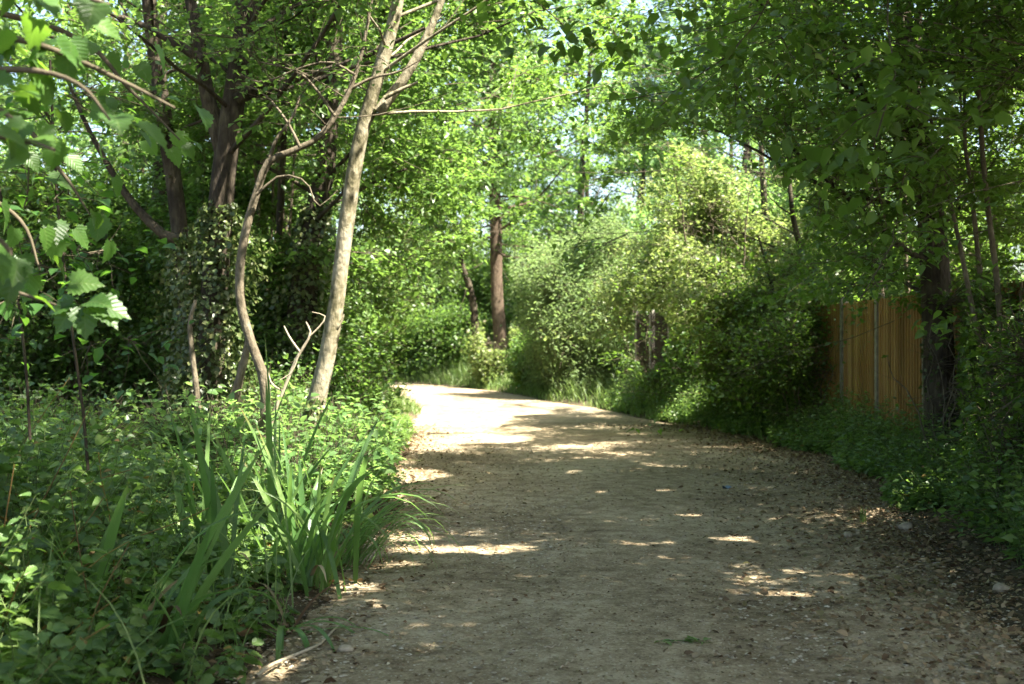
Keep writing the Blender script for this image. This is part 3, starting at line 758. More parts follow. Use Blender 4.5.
# the dark trunk before the fence
tk = traced([(944, 475, .19), (943, 430, .175), (940, 380, .165), (938, 320, .16), (934, 250, .155), (928, 190, .14), (915, 120, .12), (905, 40, .10), (900, -80, .07), (898, -220, .03)], 13.0)
ex = [traced([(932, 230, .07), (920, 180, .06), (893, 130, .05), (868, 100, .04, -.4), (850, 60, .03, -.6), (835, 10, .02, -.8)], 13.0, 14),
      traced([(925, 160, .05), (912, 90, .045), (918, 30, .04), (924, -60, .03)], 12.9, 10)]
def no_fence_cover(P, rng):
    u, v = pix(P)
    a = (u > 812) & (u < 922) & (v > 316 + 18 * np.sin(u / 11)) & (v < 415) & (P[:, 1] < 21)
    b = ((u - 700) / 105) ** 2 + ((v - 225) / 95 + .08 * np.sin(u / 7)) ** 2 < 1
    e, sd = edge(P[:, 0], P[:, 1])
    c = (e < .55) & (P[:, 2] < .7 + .9 * rng.random(len(P)) + .3 * np.sin(P[:, 1] * 2.3)) & (P[:, 1] > 11)
    d = (u < 935) & (v > np.where(u > 845, 322 + 14 * np.sin(u / 8), 300)) & (P[:, 1] < 16)
    f = (v > 350) & (P[:, 1] < 13)
    w2 = (np.abs((u - 648) / 21 + .22 * np.sin(v / 6)) ** 2 + np.abs((v - 338) / 31 + .15 * np.sin(u / 4)) ** 3 < 1) & (P[:, 1] < 29.4) & (rng.random(len(P)) > .02)
    return ~(a | (b & (P[:, 1] < 20)) | c | d | f | w2) | (rng.random(len(P)) < .03)
def open_stems(P, rng):
    """thin, see-through lower storey where the hazel's bare stems show"""
    u, v = pix(P); q = np.sin(u / 17) * np.sin(v / 13 + u / 40)
    return ~((((u > 955) & (v > 90)) | ((u > 900) & (v > 245))) & (P[:, 1] < 13) & (q < .3)) | (P[:, 2] > 5.5)
def soft_clear(P, rng):
    e, sd = edge(P[:, 0], P[:, 1]); u, v = pix(P)
    w = (u > 484) & (u < 510) & (v > 215) & (v < 350) & (P[:, 1] < 41)
    w2 = (np.abs((u - 648) / 21 + .22 * np.sin(v / 6)) ** 2 + np.abs((v - 338) / 31 + .15 * np.sin(u / 4)) ** 3 < 1) & (P[:, 1] < 29.4) & (rng.random(len(P)) > .02)
    return (e > .05 + .5 * rng.random(len(P)) ** 2 - .25 * P[:, 2]) & ~w & ~w2
def verge_clear(P, rng):
    e, sd = edge(P[:, 0], P[:, 1])
    u, v = pix(P)
    w = (u > 484) & (u < 510) & (v > 215) & (v < 350) & (P[:, 1] < 41)
    w2 = (np.abs((u - 648) / 21 + .22 * np.sin(v / 6)) ** 2 + np.abs((v - 338) / 31 + .15 * np.sin(u / 4)) ** 3 < 1) & (P[:, 1] < 29.4) & (rng.random(len(P)) > .02)
    return ~((e < .9) & (P[:, 2] < 1.6)) & ~w & ~w2
g = grow(36, tk, 15, 2.5, (.3, .9), .36, 8, 7, 16, .078, .68, .85, .0, -.05, (-.55, -.1, 0), cut=no_fence_cover)
def spray_cut(P, rng):
    u, v = pix(P); e, sd = edge(P[:, 0], P[:, 1])
    return (v < 338 + 10 * np.sin(u / 6)) & (e > -.6)
g2 = grow(38, tk, 6, 1.7, (-.12, .12), .24, 8, 7, 8, .08, .6, .88, -.01, -.05, (0, -.1, 0), cut=spray_cut, az=(PI, 1.3))
k_ = g2['limbs'][:, -1, 2] > 2.15; g2['limbs'] = g2['limbs'][k_]; g2['lr'] = g2['lr'][k_]
g = [g, g2]
root, b = put_tree('dark_fence_tree', tk, g, M['bark_dark'], M['hazel'], 'dark upright tree trunk standing in front of the golden fence on the right', extra=ex)
ivy_on(root, b, tk, .3, 1.6, 260, .05, .1, 14)

hazel('hazel_tree', 4.55, 10.6, 7.0, 6, 41, 'many-stemmed hazel tree with thin leaning stems at the right edge', M['hazel'], 2.5, (-.6, .0, 0), .30, .068, .36, 11, tmpl=LEAF6, cut=lambda P, r_: no_fence_cover(P, r_) & open_stems(P, r_), r=.03)
hazel('hazel_tree', 4.75, 6.6, 10.8, 4, 42, 'hazel tree just out of view whose boughs hang into the top right corner', M['hazel'], 3.7, (-.8, .1, 0), .16, .09, .34, 30, tmpl=LEAF6, cut=lambda P, r_: no_fence_cover(P, r_) & open_stems(P, r_))
hazel('hazel_tree', 6.4, 15.6, 9.4, 4, 43, 'tall hazel tree rising behind the golden fence over the path', M['hazel'], 3.4, (-.5, -.1, 0), .2, .095, .30, 20, cut=no_fence_cover)
hazel('hazel_tree', 6.6, 3.2, 9.6, 4, 44, 'hazel tree off to the right that shades the near part of the path', M['hazel'], 3.6, (-.5, .2, 0), .2, .13, .35, 20, cut=above_frame)  # unseen tree, added only for its shade
hazel('hazel_tree', 4.9, 1.4, 11.0, 3, 68, 'hazel tree beside the viewpoint leaning far over the path', M['hazel'], 4.6, (-.7, .15, 0), .15, .13, .42, 20, cut=above_frame)  # added out of view to darken the near left bank
hazel('hazel_tree', 6.3, -1.6, 9.8, 4, 64, 'hazel tree behind the viewpoint that shades the bottom of the path', M['hazel'], 3.6, (-.5, .2, 0), .2, .13, .35, 20, cut=above_frame)  # out-of-view tree put in to cast shade on the near path
hazel('hazel_tree', 6.4, 9.4, 11.8, 4, 65, 'tall hazel tree behind the fence at the right edge', M['hazel'], 4.2, (-.7, 0, 0), .16, .10, .34, 24, cut=lambda P, r_: no_fence_cover(P, r_) & open_stems(P, r_))
hazel('thorn_bush', 4.35, 9.2, 1.7, 7, 66, 'dark bush against the fence at the right edge among the hazel stems', M['hazel'], .8, (-.1, 0, 0), .3, .07, .05, 3, r=.015, nl=7, flat=.5, cat='bush', carve=False, cut=lambda P, r_: pix(P)[0] > 962)
hazel('thorn_bush', 4.4, 11.8, 1.9, 7, 67, 'dark bush right of the dark trunk covering the golden fence', M['hazel'], .7, (.1, -.2, 0), .25, .08, .05, 9, r=.015, nl=8, flat=.5, cat='bush', carve=False, cut=lambda P, r_: pix(P)[0] > 962)
hazel('hazel_tree', 6.9, 20.5, 8.0, 4, 45, 'layered hazel tree behind the far end of the golden fence', M['hazel'], 3.0, (-.4, 0, 0), .2, .10, .3, 8, cut=no_fence_cover)

hazel('hazel_tree', 7.8, 12.6, 8.2, 4, 71, 'dark bushy hazel tree behind the fence filling the gap right of the dark trunk', M['hazel'], 2.6, (0, 0, 0), .2, .09, .16, 13)
# small crooked tree left of the fence
tk = traced([(812, 440, .12), (806, 400, .10), (798, 362, .085), (803, 330, .08), (817, 300, .075), (812, 268, .06), (797, 236, .05), (790, 190, .035), (788, 130, .02)], 19.6)
ex = [traced([(803, 330, .05), (792, 316, .042), (776, 300, .032), (768, 270, .024), (758, 236, .014)], 19.6, 10), traced([(799, 360, .045), (786, 345, .035), (772, 340, .026), (756, 322, .016), (748, 300, .01)], 19.6, 10),
      traced([(815, 290, .03), (834, 268, .022), (846, 250, .014), (850, 225, .008)], 19.6, 8)]
def sky_gap(P, rng):
    u, v = pix(P); return ~((np.abs(u - 778) < 20) & (np.abs(v - 268) < 22)) & no_fence_cover(P, rng)
g = grow(32, tk, 12, 1.5, (.0, .7), .32, 7, 6, 9, .08, .68, .7, .0, -.05, (-.3, 0, 0), cut=sky_gap)
put_tree('crooked_tree', tk, g, M['bark_dark'], M['hazel'], 'small crooked dark tree at the left end of the golden fence', extra=ex)

# the sunlit hazel bush over the verge
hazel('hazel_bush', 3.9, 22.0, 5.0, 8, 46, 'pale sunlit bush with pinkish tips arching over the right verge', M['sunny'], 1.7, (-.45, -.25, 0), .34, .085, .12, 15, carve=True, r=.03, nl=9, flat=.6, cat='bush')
# dark scrubby bushes under it, between the lit bush and the fence
hazel('thorn_bush', 4.55, 20.2, 2.6, 7, 47, 'dark twiggy bush below the pale sunlit bush', M['hazel'], .9, (-.1, -.2, 0), .3, .075, .1, 7, r=.022, nl=8, flat=.4, cat='bush', carve=False)
hazel('thorn_bush', 4.5, 18.3, 1.5, 6, 48, 'dark twiggy bush at the foot of the small crooked tree', M['hazel'], .8, (-.2, -.2, 0), .3, .07, .1, 6, r=.02, nl=7, flat=.4, cat='bush', carve=False, cut=no_fence_cover)
hazel('thorn_bush', 4.05, 20.9, 1.5, 8, 73, 'dense dark bush under the arching pale bush at the verge', M['hazel'], .75, (-.1, -.2, 0), .3, .085, .05, 5, r=.012, nl=8, flat=.4, cat='bush', carve=False, cut=soft_clear, off=.18)
hazel('thorn_bush', 3.2, 25.3, 2.3, 6, 49, 'leafy green bush beside the dark far fence', M['wood'], .8, (-.2, -.3, 0), .3, .075, .1, 8, r=.02, nl=8, flat=.4, cat='bush', carve=False, cut=soft_clear)
# grey-green rounded bush
hazel('willow_bush', 1.75, 33.2, 4.3, 10, 50, 'rounded grey-green bush beside the path in front of the far brown trunk', M['willow'], 1.6, (-.1, -.1, 0), .34, .13, .08, 8, wid=.3, off=.16, r=.03, nl=11, flat=.25, cat='bush', cut=soft_clear, carve=False)

# ================================================================== the far bend
tk = traced([(502, 400, 0.279), (500, 345, 0.238), (497, 300, 0.221), (496, 250, 0.213), (495, 200, 0.205), (492, 120, 0.180), (488, 0, 0.148), (482, -140, 0.066)], 42.0)
g = grow(33, tk, 30, 4.4, (-.1, .9), .42, 9, 8, 12, .19, .66, .6, .01, -.05, (0, -.25, 0), cut=verge_clear, clump=.9)
root, b = put_tree('brown_tree', tk, g, M['bark_brown'], M['wood'], 'tall reddish brown tree trunk beyond the path at the far bend')
ivy_on(root, b, tk, 7.0, 14.5, 3200, .19, 1.3, 21, 'wood', 'trunk_shoots')
tk = traced([(478, 400, .17), (476, 350, .15), (474, 310, .14), (469, 285, .12), (460, 255, .10), (452, 180, .08), (448, 80, .04)], 44.0)
g = grow(34, tk, 12, 3.6, (.1, .8), .52, 8, 7, 9, .15, .66, .6, .01, -.05)
put_tree('slim_tree', tk, g, M['bark_dark'], M['wood'], 'slim dark tree left of the reddish brown trunk at the far bend')
for (x, y, h, seed, lab, lm, limb, ns) in [
    (-2.6, 46.5, 2.1, 51, 'low bush at the far bend just left of the slim dark tree', 'wood', 1.2, 8),
    (-4.6, 54.0, 5.0, 61, 'pale sunlit bush glimpsed above the hedge where the path disappears', 'sunny', 2.2, 9),
    (-4.6, 48.0, 2.2, 52, 'low hedge-like bush at the far bend where the path disappears', 'hazel', 1.3, 8),
    (-7.0, 50.5, 2.6, 53, 'broad bush at the far bend partly behind the left bank', 'bright', 1.4, 8),
    (-.2, 40.0, 1.5, 54, 'low sunlit bush at the foot of the reddish brown trunk', 'sunny', .8, 7),
    (.9, 36.0, 1.4, 55, 'low green bush at the path edge below the grey-green bush', 'wood', .8, 7)]:
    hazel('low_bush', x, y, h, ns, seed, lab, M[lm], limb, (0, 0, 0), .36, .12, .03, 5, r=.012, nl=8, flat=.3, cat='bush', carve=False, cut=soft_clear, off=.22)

hazel('oak_tree', -3.9, 20.5, 11.5, 2, 69, 'tall tree on the left bank whose boughs close over the path', M['wood'], 4.6, (.6, .1, 0), .08, .115, .40, 24, clump=.55, r=.10, bark='bark_dark', nl=14, flat=.6)
hazel('oak_tree', 5.9, 25.5, 12.0, 2, 70, 'tall tree behind the dark far fence whose boughs close over the path', M['bright'], 4.6, (-.6, 0, 0), .08, .125, .40, 24, clump=.55, r=.10, bark='bark_dark', nl=14, flat=.6)
# left side between the pale tree and the bend
hazel('hazel_tree', -3.6, 17.5, 7.6, 5, 56, 'leafy hazel tree arching over the path behind the pale leaning tree', M['wood'], 2.4, (.4, -.1, 0), .16, .11, .30, 13, r=.04)
hazel('hazel_tree', -4.9, 24.0, 9.6, 4, 57, 'hazel tree overhanging the left side of the sunlit stretch of path', M['wood'], 3.0, (.3, 0, 0), .15, .11, .5, 9, r=.045)
hazel('elder_bush', -2.95, 16.2, 2.1, 6, 58, 'leafy bush behind the foot of the pale tree beside the path', M['wood'], 1.0, (.2, 0, 0), .3, .09, .1, 8, r=.02, nl=8, flat=.5, cat='bush', cut=soft_clear, carve=False)
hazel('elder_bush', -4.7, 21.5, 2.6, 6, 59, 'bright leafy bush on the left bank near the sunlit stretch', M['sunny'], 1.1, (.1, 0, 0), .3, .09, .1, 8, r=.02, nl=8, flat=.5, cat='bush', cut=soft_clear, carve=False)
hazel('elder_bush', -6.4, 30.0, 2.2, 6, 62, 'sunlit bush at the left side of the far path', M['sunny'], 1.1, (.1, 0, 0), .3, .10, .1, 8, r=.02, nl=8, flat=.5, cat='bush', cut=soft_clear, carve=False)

# ================================================================== woodland behind: one tree of each kind, then copies
def copy_tree(root, loc, rot, sc, label=None, group=None):
    r = root.copy(); COL.objects.link(r); r.location = loc; r.rotation_euler = (0, 0, rot); r.scale = (sc, sc, sc)
    if label: r['label'] = label
    if group: r['group'] = group
    for ch in list(root.children):
        c = ch.copy(); COL.objects.link(c); c.parent = r
    return r
def gz(x, y): return float(ground_z(np.array([x]), np.array([y]))[0])
protos = []
for k, (x, y, h, limb, lm, lab, grp, leaf) in enumerate([
    (-9.0, 19.0, 11, 3.6, 'wood', None, None, .13), (-13.0, 26.0, 12, 4.0, 'bright', None, None, .15), (-11, 34, 13, 4.4, 'bright', None, None, .16)]):
    t_ = straight(x, y, h, .17, (0, 0), 300 + k, 16, .08, .2)
    g = grow(310 + k, t_, 16, limb, (-.05, .9), .22, 8, 7, 14, leaf, .66, .55, .01, -.05, carve=False, clump=.8)
    root, b = put_tree('woodland_tree', t_, g, M['bark_dark'], M[lm], 'leafy woodland tree standing in the dense wood on the left', 'tree', 'trees of the wood on the left')
    protos.append(root)
rng = np.random.default_rng(8)
wood_spots = [(-7.2, 24), (-6.4, 29), (-17, 22), (-15, 31), (-9, 40), (-19, 38), (-14, 45), (-24, 32), (-20, 50), (-27, 44), (-11.5, 15.5), (-7.6, 36)]
for k, (x, y) in enumerate(wood_spots):
    copy_tree(protos[k % 3], (x, y, gz(x, y)), rng.random() * 6, .8 + .35 * rng.random())
for k, (x, y) in enumerate([(11.5, 24), (10.5, 33), (7.5, 39), (12, 40), (5, 47), (16, 30), (13.5, 22), (19, 42), (10, 50), (15, 27)]):
    copy_tree(protos[k % 3], (x, y, gz(x, y)), rng.random() * 6, .8 + .35 * rng.random(), 'leafy garden tree rising beyond the fences on the right', 'trees beyond the fences on the right')
for k, (x, y) in enumerate([(9.5, 43), (3.0, 53), (-1.0, 56.5), (7.6, 49), (-10, 55.5), (-1, 58), (-7, 60), (4, 64), (-14, 64), (11, 62), (-22, 66), (19, 60), (-3, 74), (8, 76), (-12, 80), (-32, 62), (28, 60), (-42, 70), (38, 66), (-22, 84), (20, 82)]):
    copy_tree(protos[(k + 1) % 3], (x, y, gz(x, y)), rng.random() * 6, 1.15 + .4 * rng.random(), 'tall leafy tree in the distant tree line beyond the bend', 'trees beyond the bend')
# understorey shrubs of the wood
t_ = straight(-6.5, 17.5, 2.6, .03, (0, 0), 330, 10, .06, .3)
sh, _ = hazel('woodland_shrub', -6.3, 17.8, 3.4, 6, 63, 'leafy shrub in the shady understorey of the left wood', M['wood'], 1.5, (0, 0, 0), .3, .10, .1, 9, carve=False, r=.025, nl=9, flat=.5, cat='shrub')
sh['group'] = 'shrubs of the left wood'
for k, (x, y) in enumerate([(-9.5, 16.5), (-8.4, 21), (-12, 19.5), (-11, 23), (-15.5, 25), (-8.8, 27), (-6.8, 33), (-13, 30), (-18, 29), (-10, 37), (-21, 36), (-6.9, 41)]):
    copy_tree(sh, (x, y, gz(x, y)), rng.random() * 6, .8 + .5 * rng.random())
for k, (x, y) in enumerate([(6.6, 25.5), (6.2, 30), (5.2, 35), (7.5, 42), (3.2, 40), (2.4, 46), (10, 28), (12, 35)]):
    copy_tree(sh, (x, y, gz(x, y)), rng.random() * 6, .9 + .5 * rng.random(), 'tall shrub growing beyond the fences on the right', 'shrubs beyond the fences on the right')
for k, (x, y) in enumerate([(-1, 52), (-5.5, 55), (3, 54), (-10, 57), (8, 56), (-16, 60), (-2.5, 62), (14, 54), (-24, 58)]):
    copy_tree(sh, (x, y, gz(x, y)), rng.random() * 6, 1.1 + .5 * rng.random(), 'shrub in the thicket beyond the bend of the path', 'shrubs beyond the bend')

# ================================================================== undergrowth
def scatter(n, box, cond, rng):
    x = box[0] + (box[1] - box[0]) * rng.random(n); y = box[2] + (box[3] - box[2]) * rng.random(n)
    e, sd = edge(x, y); k = cond(x, y, e, sd); return x[k], y[k], e[k]

def herbs(mb, x, y, h, rng, nl=16, leaf=.075, wid=.62, lean=.25, tmpl=LEAF6, stem_mat=0, leaf_mat_=1, top=.25, old_share=.02):
    """upright leafy stems: pairs of leaves up each stem"""
    n = len(x)
    if n == 0: return
    z = floor_z(x, y) - .03
    D = np.stack([rng.standard_normal(n) * lean, rng.standard_normal(n) * lean, np.ones(n)], 1)
    st_ = walk(rng, np.stack([x, y, z], 1), D, h, 6, .12, .05)
    tubes(mb, st_, np.broadcast_to(np.linspace(.0045, .0018, 6), (n, 6)), 3, stem_mat)
    i = np.repeat(np.arange(n), nl); t = np.tile(np.linspace(top, 1, nl), n) + rng.standard_normal(n * nl) * .03
    p, d = on(st_, i, np.clip(t, 0, .99))
    a = np.tile(np.arange(nl) * 2.4, n) + np.repeat(rng.random(n) * 6, nl) + rng.standard_normal(n * nl) * .35
    A = np.stack([np.cos(a), np.sin(a), .18 - .45 * rng.random(n * nl)], 1)
    L = leaf * (1.15 - .55 * np.clip(t, 0, 1)) * (.7 + .6 * rng.random(n * nl)) * np.repeat(.8 + .4 * rng.random(n), nl)
    P = p + A * (L * .35)[:, None]
    N = np.array([0, 0, 1.]) + rng.standard_normal((n * nl, 3)) * .5
    w_ = wid * (.85 + .3 * rng.random(n * nl)); old = rng.random(n * nl) < old_share
    leaves(mb, P[~old], A[~old], N[~old], L[~old], w_[~old], tmpl, leaf_mat_)
    leaves(mb, P[old], A[old], N[old], L[old] * .8, w_[old], tmpl, 2)

# left bank: nettles and brambles, taller away from the path
rng = np.random.default_rng(101)
mb = MB()
x, y, e = scatter(2700, (-6.5, -.8, 4.2, 10.5), lambda x, y, e, s: (s < 0) & (e > .1) & (rng.random(len(x)) < .35 + .5 * sst(e / .8)), rng)
h = (.22 + .80 * sst(e / 2.0) + .35 * sst((e - 1.6) / 1.2) * (y < 7.6)) * (.65 + .55 * rng.random(len(x))) * np.interp(y, [4, 7, 8.5, 10.5], [1.15, .85, .55, .28])
k = rng.random(len(x)) < .55
herbs(mb, x[k], y[k], h[k] * 1.1, rng, 16, .108, .78, lean=.5, tmpl=LEAFS)
k2 = ~k & (rng.random(len(x)) < .5); k3 = ~k & ~k2
herbs(mb, x[k2], y[k2], h[k2], rng, 22, .085, .62, lean=.4, old_share=.05, tmpl=LEAFS)
herbs(mb, x[k3], y[k3], h[k3] * .9, rng, 30, .046, .8, lean=.6, tmpl=LEAFS)
q = rng.random(len(x)) < .07; nq = q.sum()                       # dead stems left from last year
st_ = walk(rng, np.stack([x[q], y[q], floor_z(x[q], y[q])], 1), np.stack([rng.standard_normal(nq) * .6, rng.standard_normal(nq) * .6, np.ones(nq)], 1), h[q] * 1.35, 6, .12, -.03)
tubes(mb, st_, np.broadcast_to(np.linspace(.005, .0025, 6), (nq, 6)), 4, 2)
tag(mb.build('nettles', [M['nstem'], M['nettle_near'], M['old']]), 'thick green bank of nettles and brambles along the left side of the path', 'undergrowth', kind='stuff')
mb = MB()
x, y, e = scatter(2300, (-6, -1.2, 11.0, 24), lambda x, y, e, s: (s < 0) & (e > .05) & (e < 2.1 + .5 * np.sin(y * 1.9)), rng)
h = (.20 + .14 * sst(e / 1.6)) * (.6 + .7 * rng.random(len(x)))
herbs(mb, x, y, h, rng, 14, .085, .62, tmpl=LEAF4)
tag(mb.build('undergrowth', [M['nstem'], M['nettle'], M['old']]), 'low leafy undergrowth round the feet of the left-hand trees', 'undergrowth', kind='stuff')
# right verge
mb = MB()
def rcond(x, y, e, s): return (s > 0) & (e > .06 + .12 * np.sin(y * 2.1)) & (e < 2.2) & (x < 4.9)
x, y, e = scatter(15000, (.5, 5.2, 6.5, 28), rcond, rng)
k = (y > 10.5) | (e > .45); x, y, e = x[k], y[k], e[k]
h = (.30 + .40 * sst(e / .7)) * (.6 + .7 * rng.random(len(x)))
herbs(mb, x, y, h, rng, 14, .09, .6, tmpl=LEAF4, lean=.45)
tag(mb.build('verge_plants', [M['nstem'], M['nettle'], M['old']]), 'low dark green nettles along the foot of the right fence', 'undergrowth', kind='stuff')

def blades(mb, P, az, tilt, L, bend, w, rng, K=9, mat=0):
    """grass-like strips that rise and arch over"""
    n = len(P); t = np.linspace(0, 1, K)
    L = np.broadcast_to(L, (n,)); w = np.broadcast_to(w, (n,))
    ang = tilt[:, None] + bend[:, None] * t[None] ** 1.8
    st_ = (L / (K - 1))[:, None]
    r_ = np.concatenate([np.zeros((n, 1)), np.cumsum(np.sin(ang[:, :-1]) * st_, 1)], 1); z_ = np.concatenate([np.zeros((n, 1)), np.cumsum(np.cos(ang[:, :-1]) * st_, 1)], 1)
    H = np.stack([np.cos(az), np.sin(az), np.zeros(n)], 1)
    C = P[:, None] + r_[..., None] * H[:, None] + z_[..., None] * np.array([0, 0, 1.])
    tw = az + PI / 2 + rng.standard_normal(n) * .7
    W = np.stack([np.cos(tw), np.sin(tw), np.zeros(n)], 1)
    prof = np.minimum(1, .75 + t) * np.clip((1 - t) * 3.2, 0, 1) ** .7
    half = (w[:, None] * prof[None] * .5)[..., None] * W[:, None]
    up = np.stack([-np.cos(ang) * np.cos(az)[:, None], -np.cos(ang) * np.sin(az)[:, None], np.sin(ang)], -1) * (w[:, None] * prof[None] * .16)[..., None]
    V = np.stack([C - half, C - up, C + half], 2)
    AT = None
    if K > 9:
        AT = np.zeros((n, K, 3, 3)); AT[..., 0] = t[None, :, None]; AT[..., 1] = np.array([-1., 0, 1.]); AT = AT.reshape(-1, 3)
    i = np.arange(n)[:, None, None] * K * 3; k = np.arange(K - 1)[None, :, None] * 3; s = np.arange(2)[None, None]
    mb.add(V.reshape(-1, 3), np.stack([i + k + s, i + k + s + 1, i + k + s + 4, i + k + s + 3], -1).reshape(-1, 4), mat, True, AT)

# thin grass growing up through the left bank
mb = MB()
x, y, e = scatter(1500, (-5.5, -.7, 4.3, 15), lambda x, y, e, s: (s < 0) & (e > .02) & (rng.random(len(x)) < np.exp(-e / 1.3)), rng)
n = len(x)
blades(mb, np.stack([x, y, floor_z(x, y) - .02], 1), rng.random(n) * 6.28, .1 + .3 * rng.random(n), .35 + .5 * rng.random(n), .5 + 1.6 * rng.random(n), .006 + .007 * rng.random(n), rng, 8)
tag(mb.build('bank_grass', M['grass']), 'thin grass growing up through the nettles of the left bank', 'grass', kind='stuff')
# grass of the far verges
mb = MB()
x, y, e = scatter(60000, (-8, 5, 18, 47), lambda x, y, e, s: (e > -.12) & ((s > 0) | (y > 25)) & (e < np.where(s > 0, 1.6, 1.4)) & (wob(x * 1.3, y * 1.3) + .5 > rng.random(len(x)) * 1.2 - .3), rng)
n = len(x)
blades(mb, np.stack([x, y, floor_z(x, y) - .02], 1), rng.random(n) * 6.28, .12 + .25 * rng.random(n), (.22 + .46 * rng.random(n)) * (.4 + .6 * sst((e + .1) / .5)), .5 + 1.0 * rng.random(n), .017, rng, 5)
x, y, e = scatter(16000, (-14, 1, 38, 54), lambda x, y, e, s: (s > 0) & (e > .1) & (e < 4.0), rng)
n = len(x)
blades(mb, np.stack([x, y, floor_z(x, y) - .02], 1), rng.random(n) * 6.28, .1 + .25 * rng.random(n), (.4 + .6 * rng.random(n)) * (.5 + .6 * sst(e / 2)), .4 + .9 * rng.random(n), .018, rng, 5)
tag(mb.build('grass', M['grass']), kind='stuff')
# low bramble bushes in the shade at the back of the left bank
for (x, y, h, seed, lab) in [(-3.9, 10.2, .2, 81, 'low bramble bush behind the nettles at the middle of the left bank'), (-3.0, 15.2, .7, 85, 'bramble bush between the feet of ivy-clad and pale trees')]:
    hazel('bramble_bush', x, y, h, 7, seed, lab, M['nettle'], .5, (0, 0, 0), .36, .07, .05, 6, carve=False, r=.008, nl=7, flat=.4, cat='bush')
for (x, y, h, seed, lab) in [(-1.85, 10.6, .12, 86, 'sunlit bramble bush at the path edge behind the iris clumps'), (-2.7, 11.4, .2, 87, 'bright sunlit bramble bush at the foot of the crooked sapling'),
                             (-1.9, 13.2, .3, 88, 'sunlit bramble bush just right of the foot of the pale tree')]:
    hazel('bramble_bush', x, y, h + .1, 9, seed, lab, M['bright'], .45, (0, 0, 0), 1.1, .10, .05, 3, carve=False, cut=lambda P, r_: edge(P[:, 0], P[:, 1])[0] > -.05 + .15 * r_.random(len(P)), tmpl=LEAF6, r=.008, nl=7, flat=.7, cat='bush')  # lighter leaves than the shaded brambles: sunlight put into the colour

# iris clumps by the left edge of the path
def iris(u, v, n, hgt, label, seed, spread=.16, az0=None, arch=.5, lean=.0, w=.043):
    Y = CAM_H * F_PX / (v - CY); x0 = (u - CX) / F_PX * Y
    r_ = np.random.default_rng(seed)
    P = np.stack([x0 + r_.standard_normal(n) * spread, Y + r_.standard_normal(n) * spread, np.zeros(n)], 1); P[:, 2] = floor_z(P[:, 0], P[:, 1]) - .02
    az = r_.random(n) * 6.28 if az0 is None else az0 + r_.standard_normal(n) * .7
    L = hgt * (.6 + .5 * r_.random(n))
    bend = np.where(r_.random(n) < arch, 1.2 + 1.7 * r_.random(n), .12 + .35 * r_.random(n))
    mb = MB(); blades(mb, P, az, .05 + lean + .42 * r_.random(n) ** 1.5, L, bend, w * (.45 + .75 * r_.random(n)), r_, 12)
    m_ = max(2, n // 9); P2 = P[:m_] + r_.standard_normal((m_, 3)) * np.array([.05, .05, 0])
    blades(mb, P2, r_.random(m_) * 6.28, .5 + .5 * r_.random(m_), hgt * (.35 + .35 * r_.random(m_)), 1.2 + .9 * r_.random(m_), w * .6, r_, 9, 1)
    o = mb.build('iris_plant', [M['iris'], M['dry']], None, (x0, Y, float(floor_z(np.array([x0]), np.array([Y]))[0])))
    return tag(o, label, 'iris', 'iris clumps at the left path edge')
iris(266, 566, 10, 1.5, 'tallest narrow clump of upright sword-shaped iris leaves at the back', 1, .10, None, .15, 0, .036)
iris(308, 592, 44, 1.15, 'densest iris clump, its glossy leaves fanning out in all directions beside the path', 2, .13, None, .5, .08, .040)
iris(346, 566, 64, 1.0, 'pale thin-leaved iris clump arching out over the path edge', 3, .08, -.3, 1.0, .45, .018)
iris(212, 604, 14, 1.15, 'sparse upright iris clump left of the densest clump', 4, .09, None, .35, .03, .04)
iris(158, 676, 9, 1.15, 'low iris clump with broad leaves bent over the bottom of the bank', 5, .07, .3, .6, .15, .05)
iris(70, 650, 9, .8, 'small iris clump among the nettles at the lower left', 6, .06, None, .4, .03, .042)
iris(285, 632, 9, .75, 'few flat iris leaves lying out across the bare path edge', 7, .05, -.1, .9, 1.0, .028)

# ================================================================== on the path: litter, gravel, twigs, small things
rng = np.random.default_rng(202)
def flat_bits(mb, x, y, L, rng, curl=.25, mat=0, tmpl=LEAF6, wid=.6):
    n = len(x); a = rng.random(n) * 6.28
    A = np.stack([np.cos(a), np.sin(a), rng.standard_normal(n) * curl], 1)
    N = np.array([0, 0, 1.]) + rng.standard_normal((n, 3)) * curl * 1.3
    P = np.stack([x, y, floor_z(x, y) + .004 + .012 * rng.random(n)], 1)
    leaves(mb, P, A, N, L, wid * (.7 + .6 * rng.random(n)), tmpl, mat)
mb = MB()
x, y, e = scatter(90000, (-3, 5.2, 4.3, 22), lambda x, y, e, s: (e < 1.2) & (rng.random(len(x)) < np.where(s > 0, np.exp(-np.clip(-e - .35, 0, 9) / .42), .6 * np.exp(-np.clip(-e, 0, 9) / .28)) * np.clip(1.3 + wob(x * 2, y * 2), 0, 1)), rng)
flat_bits(mb, x, y, .02 + .05 * rng.random(len(x)) ** 1.6, rng, .28)
tag(mb.build('leaf_litter', M['dry']), 'dry fallen leaves scattered along the edges of the path', 'leaf litter', kind='stuff')
mb = MB()
x, y, e = scatter(44000, (-1.8, 4, 4.3, 18), lambda x, y, e, s: (e < .2) & (rng.random(len(x)) < np.where(y < 9, .9, .45) * np.clip(.75 + .5 * wob(x * 1.5 + 4, y * 1.5) + .5 * np.exp(e / .5), .12, 1)), rng)
flat_bits(mb, x, y, (.008 + .026 * rng.random(len(x)) ** 2) * (.7 + .04 * y), rng, .2, tmpl=LEAF4)
tag(mb.build('chaff', M['dry']), 'tiny leaf and bark fragments strewn over the path', 'debris', kind='stuff')
mb = MB()
